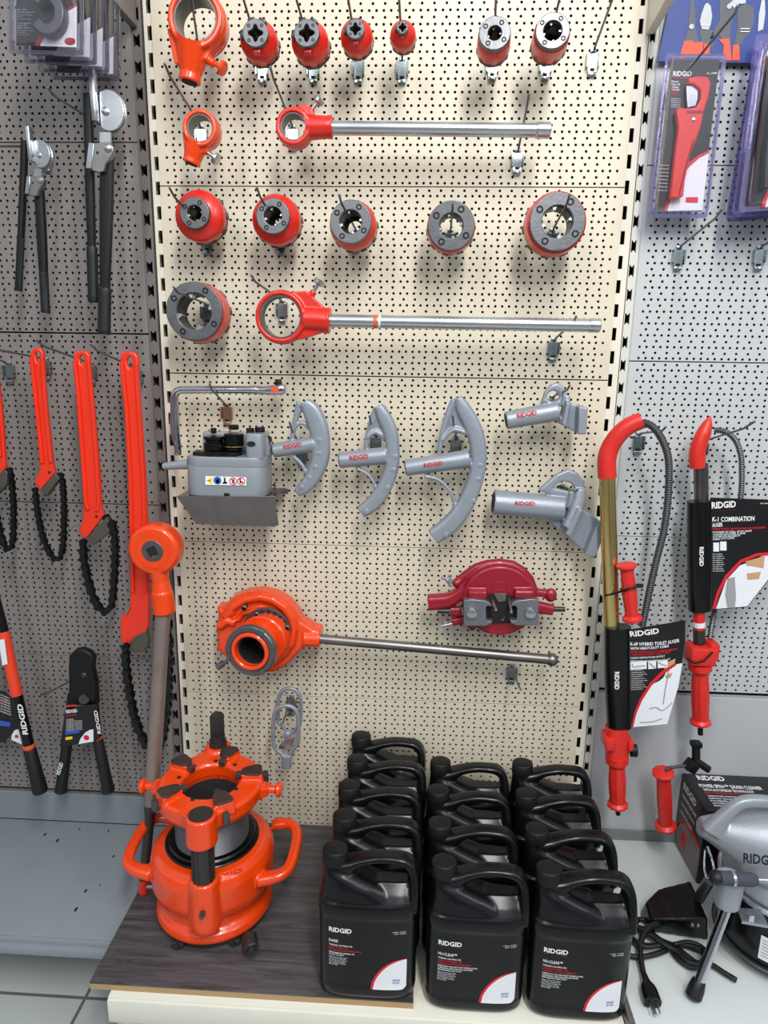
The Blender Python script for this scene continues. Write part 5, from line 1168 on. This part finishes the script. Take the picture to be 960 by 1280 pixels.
# card: gently curved sheet of the pack
def sheet(t, outl, dfun, name, ma, th=.0012, sub=14, parent=None, lift=0.):
    """curved card: outline in pixels is projected on the surface dfun(px)"""
    b = B(); bm = b.bm; N_ = sub
    L, R_ = outl     # left edge & right edge polylines (top to bottom) as pixel points, same count
    rows = len(L)
    gr = [[W(l[0] + (r[0] - l[0]) * j / N_, l[1] + (r[1] - l[1]) * j / N_, dfun(l[0] + (r[0] - l[0]) * j / N_) + lift) for j in range(N_ + 1)] for l, r in zip(L, R_)]
    f = [[bm.verts.new(p) for p in r_] for r_ in gr]; k = [[bm.verts.new(p + PY * th) for p in r_] for r_ in gr]
    for i in range(rows - 1):
        for j in range(N_): bm.faces.new((f[i][j], f[i][j + 1], f[i + 1][j + 1], f[i + 1][j])); bm.faces.new((k[i][j], k[i + 1][j], k[i + 1][j + 1], k[i][j + 1]))
    for i in range(rows - 1):
        bm.faces.new((f[i][0], f[i + 1][0], k[i + 1][0], k[i][0])); bm.faces.new((f[i][N_], k[i][N_], k[i + 1][N_], f[i + 1][N_]))
    for j in range(N_): bm.faces.new((f[0][j], k[0][j], k[0][j + 1], f[0][j + 1])); bm.faces.new((f[-1][j], f[-1][j + 1], k[-1][j + 1], k[-1][j]))
    return part(name, b, ma, parent or t)
def on(b, st, A, Z, cap, dfun, lift=.0014, bold=.012):
    dd = dfun(A[0]); P0, P1 = W(A[0], A[1], dfun(A[0]) + lift), W(Z[0], Z[1], dfun(Z[0]) + lift); P1.y = P0.y; xd = P1 - P0
    k = B(); k.text(st, P0, xd, V((0, -1, 0)).cross(xd), xd.length, cap * S(A[0], A[1], dd), bold=bold); me = bpy.data.meshes.new('t'); k.bm.to_mesh(me); k.bm.free()
    for v in me.vertices: v.co.y = -OFF - (dfun(A[0] + (Z[0] - A[0]) * (v.co.x - P0.x) / (P1.x - P0.x)) + lift)
    b.bm.from_mesh(me); bpy.data.meshes.remove(me); return b
df = lambda x: .108 + .010 * math.sin((x - 787) / 70 * 3.1)
LA, RA = au([(262, 936), (262, 1000), (262, 1100), (265, 1200), (280, 1280)]), au([(478, 900), (476, 980), (462, 1080), (440, 1190), (412, 1282)])
LA[-1] = (790, 909); RA[-1] = (833, 905)
cdd = sheet(t, (LA, RA), df, 'printed_card', CARDB)
sheet(t, ([(838, 832), (812, 860), (799, 880), (791, 909)], [(853, 829), (848, 858), (842, 878), (834, 905)]), df, 'white_corner', CARDW, .0005, parent=cdd, lift=.0010, sub=20)
sheet(t, ([(843, 828), (826, 840), (812, 854), (800, 873), (793, 890), (789, 909)], [(846, 831), (828.5, 843.5), (814.5, 857), (802.5, 876), (795.5, 892), (791.5, 909)]), df, 'red_arc', REDT, .0005, parent=cdd, lift=.0016, sub=3)
b = B(); on(b, 'RIDGID', *au([(268, 962), (378, 948)]), 7, df, bold=.03); on(b, 'K-6P HYBRID TOILET AUGER', *au([(268, 996), (455, 982)]), 4.4, df, bold=.02); on(b, 'WITH HEAVY-DUTY CABLE', *au([(268, 1012), (415, 1001)]), 3.4, df, bold=.02)
for i, st in enumerate(['CLEARS OBSTRUCTIONS QUICKLY', 'TELESCOPIC SHAFT EXTENDS TO 6 FT']): on(b, st, *au([(268, 1046 + i * 12), (400 + i * 20, 1038 + i * 12)]), 2.4, df)
for i in range(10): on(b, 'Telescoping auger for water closets'[:20 + i], *au([(270, 1092 + i * 8), (316 + (i % 3) * 8, 1090 + i * 8)]), 1.3, df)
part('white_text', b, WHITE, cdd)
b = B(); on(b, 'KINK-RESISTANT COMPRESSION', *au([(268, 1024), (445, 1012)]), 2.8, df, bold=.02); on(b, 'WRAPPED INNER CORE CABLE', *au([(268, 1034), (420, 1024)]), 2.4, df); on(b, '_____', *au([(266, 972), (374, 958)]), .8, df); part('red_text', b, REDT, cdd)
for a_, c_ in (((268, 1058), (330, 1088)), ((336, 1056), (366, 1086)), ((372, 1054), (410, 1082))):
    q = au([a_, c_]); sheet(t, ([q[0], (q[0][0], q[1][1])], [(q[1][0], q[0][1] - 1), (q[1][0], q[1][1] - 1)]), df, 'picture_box', CARDW, .0005, parent=cdd, lift=.0010, sub=4)
b = B()
for pl in (au([(275, 1066), (280, 1078), (300, 1074), (325, 1072)]), au([(342, 1062), (352, 1072), (362, 1080)]), au([(376, 1060), (390, 1068), (406, 1072)]), [(836, 838), (832, 860), (829, 880)], [(812, 886), (820, 884), (827, 888), (834, 884), (840, 878)], [(800, 903), (815, 902), (828, 898)]):
    b.tube([W(x, y, df(x) + .0018) for x, y in crm([V((p[0], p[1], 0)) for p in pl], 3) for x, y in [(x, y)]] if False else [W(v.x, v.y, df(v.x) + .0018) for v in crm([V((p[0], p[1], 0)) for p in pl], 3)], .0011, 5)
part('line_drawings', b, GREYT, cdd)
for q in ([(830, 842), (852, 832), (851, 838), (834, 848)], [(828, 858), (848, 850), (846, 856), (830, 862)]):
    b = B(); b.plate(q, df(840) + .0022 + OFF, .0006); part('hand_picture', b, SKIN, cdd)
b = B(); b.sweep([W(771, 908, .09), W(771, 950, .09)], .0255, .020, p=3); b.box(W(760, 925, .092), (.022, .05, .03), bev=.004); b.box(W(786, 928, .092), (.012, .04, .024), bev=.003); b.cyl(W(771, 944, .09), W(771, 952, .09), .026, n=24); lw = part('lower_housing', b, REDP, t)
b = B(); q = W(792, 938, .10); b.lathe([(-.006, .010), (-.006, .0135), (.006, .0135), (.006, .010)], q, X3, 20, sc2=(1.1, 1)); part('thumb_wheel', b, BLKM, lw)
b = B(); grip(b, W(771, 950, .09), W(772, 1008, .09), .0185, 1.32); part('handle_grip', b, REDP, t)
b = B(); b.cyl(W(772, 1008, .09), W(772.5, 1018, .09), .0055, n=12); part('shaft_tip', b, BLKM, t)
OFF = 0.
# ------------------------------------------------------------------ combination auger
t = thing('combination_auger', 'combination auger with black sleeve and big printed card at the right photo edge', 'drain auger', W(877, 740, .03))
b = B(); b.tube([W(876, 580, .08), W(877, 640, .08)], .0150, 20); part('steel_tube', b, mat('smoked_steel', (120, 112, 116), .2, .9, var=.3), t)
b = B(); ep = crm([W(x, y, .082) for x, y in au([(524, 318), (522, 270), (532, 225), (548, 185), (562, 150), (572, 122)])], 4); b.tube(ep, [.0168, .0166, .0162, .0150, .010, .0015], 20); part('red_elbow', b, REDP, t)
b = B(); cpth = crm([W(x, y, .07) for x, y in au([(590, 175), (630, 182), (665, 210), (686, 260), (692, 320), (688, 430), (660, 600), (610, 780), (585, 880), (570, 970)])], 14); cpth = uni(cpth, .0026); b.tube(cpth, [.0062 * (1.1 if i % 2 else .82) for i in range(len(cpth))], 10); part('cable', b, mat('steel_spring_cable', (98, 100, 104), .35, .7), t)
b = B(); b.sweep([W(x, y, .085) for x, y in au([(528, 445), (530, 650), (532, 860)])], [.0235, .0245, .0240], .019, p=2.6, n=20); sl = part('black_sleeve', b, BLK, t)
b = B(); b.ptext('RIDGID', (874.5, 684), (874.5, 708), 5, .1055, .03); part('sleeve_lettering', b, WHITE, sl)
b = B()
for x, y in au([(530, 480), (545, 505), (520, 640), (538, 760), (560, 772)]): b.ball(W(x, y, .1045), .0016, n=8)
part('rivets', b, DARK, sl)
dg_ = lambda x: .100 + .012 * math.sin((x - 888) / 110 * 3.1)
LA, RA = [(888, 621), (888, 690), (889, 762)], [(1010, 628), (1004, 690), (996, 740)]
LA = [(888, 622), (888, 655), (889, 690), (889, 730), (890, 762)]; RA = [(1004, 626), (1002, 650), (998, 672), (965, 720), (934, 759)]
cdd = sheet(t, (LA, RA), dg_, 'printed_card', CARDB)
sheet(t, ([(958, 693), (925, 707), (908, 725), (895, 761)], [(999, 672), (980, 698), (962, 722), (934, 758)]), dg_, 'white_corner', CARDW, .0005, parent=cdd, lift=.0010, sub=20)
sheet(t, ([(966, 690), (946, 691.5), (925, 700), (906, 720), (896, 740), (890, 761)], [(966, 694), (947, 695), (927, 703.5), (909, 722.5), (899.5, 742), (894, 761)]), dg_, 'red_arc', REDT, .0005, parent=cdd, lift=.0016, sub=3)
b = B(); on(b, 'RIDGID', *au([(578, 474), (670, 468)]), 8, dg_, bold=.03); on(b, 'K-1 COMBINATION', *au([(580, 524), (740, 520)]), 6, dg_, bold=.02); on(b, 'AUGER', *au([(580, 545), (620, 542)]), 5, dg_, bold=.02)
for i, st in enumerate(['POWERED BY DRILL OR BY HAND', 'CLEARS SHOWER & SINK', 'CLOG FREE WITH BULB HEAD TIP', 'CABLE 15 FT LONG']): on(b, st, *au([(582, 568 + i * 9), (730 - i * 22, 562 + i * 9)]), 2.3, dg_)
for i in range(9): on(b, 'For toilets and sinks'[:12 + i], *au([(582, 650 + i * 8), (618 + i % 3 * 4, 649 + i * 8)]), 1.4, dg_)
on(b, 'CAT. 64270', *au([(762, 457), (792, 457)]), 1.6, dg_); part('white_text', b, WHITE, cdd)
b = B(); on(b, 'CLEARS TOILETS, BATHTUB AND SHOWER DRAINS', *au([(578, 556), (782, 549)]), 2.6, dg_, bold=.02); on(b, '______', *au([(578, 484), (668, 479)]), .8, dg_); part('red_text', b, REDT, cdd)
for a_, c_ in (((584, 604), (606, 638)), ((610, 600), (634, 634))):
    q = au([a_, c_]); sheet(t, ([q[0], (q[0][0], q[1][1])], [(q[1][0], q[0][1]), (q[1][0], q[1][1])]), dg_, 'picture_box', CARDW, .0005, parent=cdd, lift=.0010, sub=4)
b = B(); b.plate(au([(640, 740), (670, 735), (680, 790), (712, 800), (715, 812), (700, 850), (640, 850), (632, 800)]), dg_(915) + .0018, .0006); part('sink_picture', b, GREYT, cdd)
for q in ([(706, 676), (780, 655), (775, 700), (712, 690)], [(712, 722), (765, 715), (758, 742), (716, 745)]):
    b = B(); b.plate(au(q), dg_(940) + .0018, .0006); part('hand_picture', b, SKIN, cdd)
b = B(); b.cyl(W(873.5, 758, .085), W(874, 803, .085), .0125, n=20); rs = part('red_shaft', b, REDP, t)
b = B(); b.cyl(W(873.8, 777, .085), W(873.9, 783, .085), .0130, n=20); part('white_band', b, CARDW, rs)
b = B(); b.cyl(W(873.9, 786, .085), W(874, 803, .085), .0132, n=20); part('steel_band', b, DIE, rs)
b = B(); b.box(W(875, 817, .088), (.058, .05, .044), bev=.006); b.box(W(889, 812, .088), (.022, .04, .040), bev=.004); b.cyl(W(875, 829, .088), W(875, 836, .088), .026, n=24); lw = part('lower_housing', b, REDP, t)
b = B(); b.tube([W(x, y, .117) for x, y in ((859, 823), (868, 829), (880, 826), (891, 815))], .0022, 6); part('cable_tie', b, BLKM, lw)
b = B(); grip(b, W(875, 834, .088), W(875.5, 905, .088), .0185, 1.28); part('handle_grip', b, REDP, t)
b = B(); b.cyl(W(875.5, 905, .088), W(875.5, 918, .088), .0060, n=12); part('shaft_tip', b, BLKM, t)
# ------------------------------------------------------------------ drain cleaner box
x0, x1, yf, yb, z0, z1 = .766, 1.10, -.150, -.003, .234, .431
t = thing('cardboard_box', 'black printed drain cleaner box behind the grey machine', 'box', ((x0 + x1) / 2, -.08, z0))
b = B(); b.box(((x0 + x1) / 2, (yf + yb) / 2, (z0 + z1) / 2), (x1 - x0, yb - yf, z1 - z0), bev=.002); bx_ = part('carton', b, CARDB, t)
def toptext(b, st, x, y, wd, h, bold=.01): return b.text(st, (x, y, z1 + .0006), X3, PY, wd, h, bold=bold)
b = B(); toptext(b, 'RIDGID', x0 + .030, -.030, .066, .018, .03); toptext(b, 'POWER SPIN+™ DRAIN CLEANER', x0 + .022, -.060, .150, .013, .02); toptext(b, 'WITH AUTOFEED® TECHNOLOGY', x0 + .026, -.074, .120, .009, .015)
for i in range(5): toptext(b, ['CLEARS KITCHEN, BATHROOM AND LAUNDRY SINK CLOGS', 'DRAIN CLOGS UP TO 1-1/2 IN', 'POWERED BY HAND OR DRILL', 'AUTOFEED TRIGGER ADVANCES CABLE', 'MAXCORE CABLE WITH BULB HEAD'][i], x0 + .026, -.096 - i * .009, .13 - i * .006, .005)
for i, (st, w_) in enumerate((('RIDGID', .075), ('POWER SPIN+™ DRAIN CLEANER', .085), ('WITH AUTOFEED® TECHNOLOGY', .08), ('CLEARS SINK AND TUB DRAINS', .07))):
    b.text(st, (x0 - .0006, yb - .020, z1 - .03 - i * .022), NY, Z3, w_, (.018, .008, .006, .006)[i], bold=.015)
part('white_text', b, WHITE, bx_)
b = B(); toptext(b, 'FAST CLEARING IN UP TO 1-1/2 IN LINES', x0 + .024, -.085, .14, .007, .015); toptext(b, '______', x0 + .030, -.034, .066, .002)
b.tube([V((x0 - .001, y, z)) for y, z in ((-.006, z0 + .03), (-.020, z0 + .07), (-.05, z0 + .095), (-.09, z0 + .10), (-.145, z0 + .09))], .0018, 6); part('red_print', b, REDT, bx_)
pm = mat('grey_photo_print', (120, 112, 108), .5, var=.3, scale=30)
b = B(); b.hull([V((x0 - a, y, z)) for a in (.0004, .0008) for y, z in ((-.006, z0 + .004), (-.012, z0 + .04), (-.03, z0 + .075), (-.06, z0 + .092), (-.146, z0 + .088), (-.146, z0 + .004))]); pp = part('side_picture', b, pm, bx_)
b = B(); b.hull([V((x0 - a, y, z)) for a in (.0009, .0016) for y, z in ((-.05, z0 + .02), (-.045, z0 + .06), (-.058, z0 + .075), (-.072, z0 + .06), (-.068, z0 + .025))]); part('red_tool_picture', b, REDT, pp)
# red crank resting at the box
t = thing('hand_crank', 'red grip hand crank hooked on the back corner of the black box', 'crank', W(832, 1000, .06))
b = B(); grip(b, W(829, 964, .10), W(832, 1034, .08), .0165, 1.55); part('grip', b, REDP, t)
b = B(); b.tube(crm([W(831, 972, .10), W(834, 961, .10), W(842, 959, .095), W(868, 956, .09)], 4), .0038, 10); part('crank_arm', b, IRON, t)
b = B(); b.cyl(W(870, 926, .075), W(870, 958, .085), .0095, n=16, bev=.002); b.box(W(870, 930, .078), (.024, .02, .012), bev=.002); b.box(W(864, 957, .09), (.026, .026, .026), Matrix.Rotation(.5, 3, 'Y'), .003); b.cyl(W(868, 950, .085), W(886, 962, .09), .009, n=12); part('chuck_block', b, BLKM, t)
# ------------------------------------------------------------------ drain machine
t = thing('drain_machine', 'grey and black electric drain cleaning machine on the right shelf, cut by the photo edge', 'drain cleaner', (.86, -.31, .235))
b = B(); nose = W(874, 1032, .31); ctr = V((.855, -.32, .470))
b.lathe([(0, .018), (.03, .030), (.09, .060), (.15, .088), (.22, .098), (.30, .094)], nose, ctr + V((.06, 0, -.004)) - nose, 36)
b.ball((.865, -.31, .455), .112, (1.15, .95, .62), 28)
b.lathe([(.395, .115), (.403, .120), (.42, .112), (.45, .09), (.50, .05)], V((.865, -.31, 0)), Z3, 40)
b.sweep([W(x, y, .33) for x, y in ((888, 1040), (903, 1022), (922, 1005), (940, 1001), (965, 1003), (1000, 1012), (1020, 1035))], [.020, .014, .0115, .0115, .0115, .012, .018], [.016, .013, .012, .012, .012, .013, .018])
q = W(912, 1100, .41); b.cyl(V((q.x, q.y, q.z + .01)), V((q.x, q.y, q.z - .055)), .027, .024, 24)
part('upper_housing', remesh(b, .0028, 7), CASTD, t, 180)
b = B(); b.ring(V((.865, -.31, .385)), Z3, .10, .126, .012, 56, .003); rim = part('clamp_rim', b, STEEL, t)
b = B(); b.lathe([(.238, .090), (.243, .108), (.26, .118), (.33, .121), (.385, .118)], V((.865, -.31, 0)), Z3, 56); dr_ = part('drum_cover', b, BLK, t)
b = B(); b.tube([V((.865 + .122 * math.cos(a), -.31 + .122 * math.sin(a), .262)) for a in [2 * math.pi * i / 48 for i in range(48)]], .0025, 6, closed=True); part('drum_seam', b, IRON, dr_)
b = B(); rr = .1225
def arcpatch(b, cxx, cyy, r, a0, a1, zz0, zz1, n=10):
    rings = []
    for i in range(n + 1):
        a = math.radians(a0 + (a1 - a0) * i / n); p = V((cxx + r * math.cos(a), cyy + r * math.sin(a), 0)); o = V((math.cos(a), math.sin(a), 0)) * .0006
        rings.append([p + Z3 * zz0, p + Z3 * zz1, p + o + Z3 * zz1, p + o + Z3 * zz0])
    b.loft(rings)
arcpatch(b, .865, -.31, rr, -133, -108, .285, .338); lb = part('white_rating_label', b, CARDW, dr_)
b = B()
for i in range(6):
    arcpatch(b, .865, -.31, rr + .0008, -131, -112 - (i % 3) * 4, .329 - i * .007, .3305 - i * .007, 8)
part('label_lines', b, GREYT, lb)
b = B(); A = W(928, 1083, .425); Z = W(975, 1088, .425); xd = (Z - A); xd = V((xd.x, .0, xd.z - .004)); 
b = B(); b.text('RIDGID', W(929, 1078, .415), V((1, .05, -.10)), V((.05, .35, .94)), .072, .017, bold=.03); part('black_lettering', b, DARK, t)
b = B(); b.text('______', W(929, 1083, .4165), V((1, .05, -.10)), V((.05, .35, .94)), .072, .0022, bold=.03); part('red_underline', b, REDT, t)
b = B(); q = W(940, 1128, .42); b.hull([V((q.x + x, q.y + y, .392 + z)) for x, y in ((-.02, -.012), (.025, -.02), (.03, .02), (-.015, .02)) for z in (0, .006)]); b.cyl((q.x, q.y, .397), (q.x, q.y, .406), .009, n=6); part('clamp_lug', b, STEEL, t)
lf = V((.638, -.455, .235)); lt = W(911, 1128, .41); b = B(); b.cyl(lt, lf + (lt - lf) * .10, .0095, n=20); leg = part('leg', b, CHROME, t)
dd = (lt - lf).normalized(); b = B(); b.lathe([(0, .012), (.004, .0155), (.02, .0150), (.034, .0125), (.036, .011)], lf + V((0, 0, .003)), dd, 18); part('rubber_foot', b, BLKR, leg)
b = B(); A, Z = W(896, 1097, .45), W(946, 1100, .45); L = (Z - A).length; b.lathe([(0, .010), (.004, .0125), (L - .01, .0125), (L, .009)], A, Z - A, 20); fg = part('foam_grip', b, mat('grey_foam', (62, 64, 74), .8), t)
b = B(); b.cyl(Z, W(1000, 1102, .45), .0045, n=12); b.ring(A.lerp(Z, .36), Z - A, .012, .0136, .005, 20); part('feed_rod', b, STEEL, fg)
b = B(); b.ball(A, .014, n=14); part('rod_knob', b, BLKR, fg)
b = B(); b.tube(crm([W(881, 1062, .33), W(880, 1085, .33), W(884, 1098, .34), W(890, 1096, .36)], 4), .0028, 8); b.tube(crm([W(884, 1058, .35), W(890, 1075, .36), W(893, 1092, .38)], 4), .0028, 8); part('wire_guard', b, CHROME, t)
b = B(); b.cyl(W(887, 1100, .30), W(873, 1124, .26), .011, n=16); part('cable_tube', b, IRON, t)
b = B(); b.sweep([V((.93, -.43, .268)), V((.92, -.435, .31))], .03, .02); part('side_bracket', b, BLK, t)
# foot pedal, cord and plug
t = thing('foot_pedal', 'black foot pedal box on the right shelf beside the drain machine', 'foot pedal', (.665, -.290, .235))
b = B(); P0 = G(824, 1178, .235)
b.hull([V(p) for p in ((.598, -.250, .236), (.598, -.200, .236), (.722, -.265, .236), (.722, -.165, .236), (.600, -.250, .268), (.604, -.210, .275), (.640, -.185, .290), (.716, -.165, .298), (.716, -.262, .290), (.640, -.262, .282))]); me = remesh(b, .003, 5); me.transform(Matrix.Translation((.004, -.050, 0))); part('housing', me, BLK, t, 180)
for k in range(2):
    b = B(); b.ball((.688 + k * .012, -.314, .272), .004, (1, .6, 1.3), 10); part('screw', b, STEEL, t)
b = B(); zc = .2405
def gl(pts, z=zc): return [G(x, y, z + (i % 3) * .0) for i, (x, y) in enumerate(pts)]
t = thing('power_cord', 'black coiled power cord with a three-pin plug on the right shelf', 'cord', G(812, 1190, .235))
c4 = lambda pts: cp(pts, 6.4, 780, 1080)
rs_ = .0052
b = B(); b.tube(crm([G(x, y, z) for (x, y), z in zip(c4([(275, 470), (210, 500), (160, 560), (132, 650), (135, 750), (150, 850), (165, 900)]), (.262, .262, .258, .252, .248, .244, .243))], 6), rs_ * 1.1, 10); cord = part('lead', b, BLKR, t, 180)
random.seed(8)
b = B()
for k in range(5):
    q = c4([(300, 650), (150, 640 + k * 6), (40, 620 - k * 14), (5, 560 - k * 8), (60, 500 - k * 6 + 6), (180, 520 + k * 8), (300, 600 + k * 6), (420, 660 + k * 10), (520, 740 + k * 12), (620, 800 - k * 4), (640, 730 - k * 14), (520, 660 - k * 8), (400, 640)])
    b.tube(crm([G(x + random.uniform(-1, 1), y + random.uniform(-1, 1), .2405 + .0035 * k) for x, y in q], 5), rs_ * .8, 8)
b.tube(crm([G(x, y, .243) for x, y in c4([(340, 690), (240, 725), (120, 745), (20, 725), (-40, 690), (-60, 640), (0, 600), (60, 540), (110, 450), (160, 450), (210, 490), (260, 530)])], 5), rs_, 8)
b.tube(crm([G(x, y, .243) for x, y in c4([(360, 640), (400, 720), (470, 790), (560, 830), (680, 800), (800, 870), (900, 930)])], 5), rs_, 8)
part('coil', b, BLKR, t, 180)
p0, p1, p2 = G(*c4([(160, 890)])[0], .246), G(*c4([(195, 1000)])[0], .248), G(*c4([(230, 1110)])[0], .248)
b = B(); b.sweep([p0, p0.lerp(p1, .5), p1, p2], [.006, .008, .015, .0165], [.006, .008, .011, .012], nrm=Z3, p=3); pl_ = part('plug', b, BLK, t)
dd = (p2 - p1).normalized(); sd = dd.cross(Z3).normalized()
for e in (-1, 1):
    b = B(); b.box(p2 + dd * .012 + sd * e * .0075, (.0018, .018, .0065), Matrix((sd, dd, Z3)).transposed(), .0004); part('blade', b, STEEL, pl_)
b = B(); b.cyl(p2 - Z3 * .006, p2 - Z3 * .006 + dd * .02, .0028, n=10); part('ground_pin', b, STEEL, pl_)
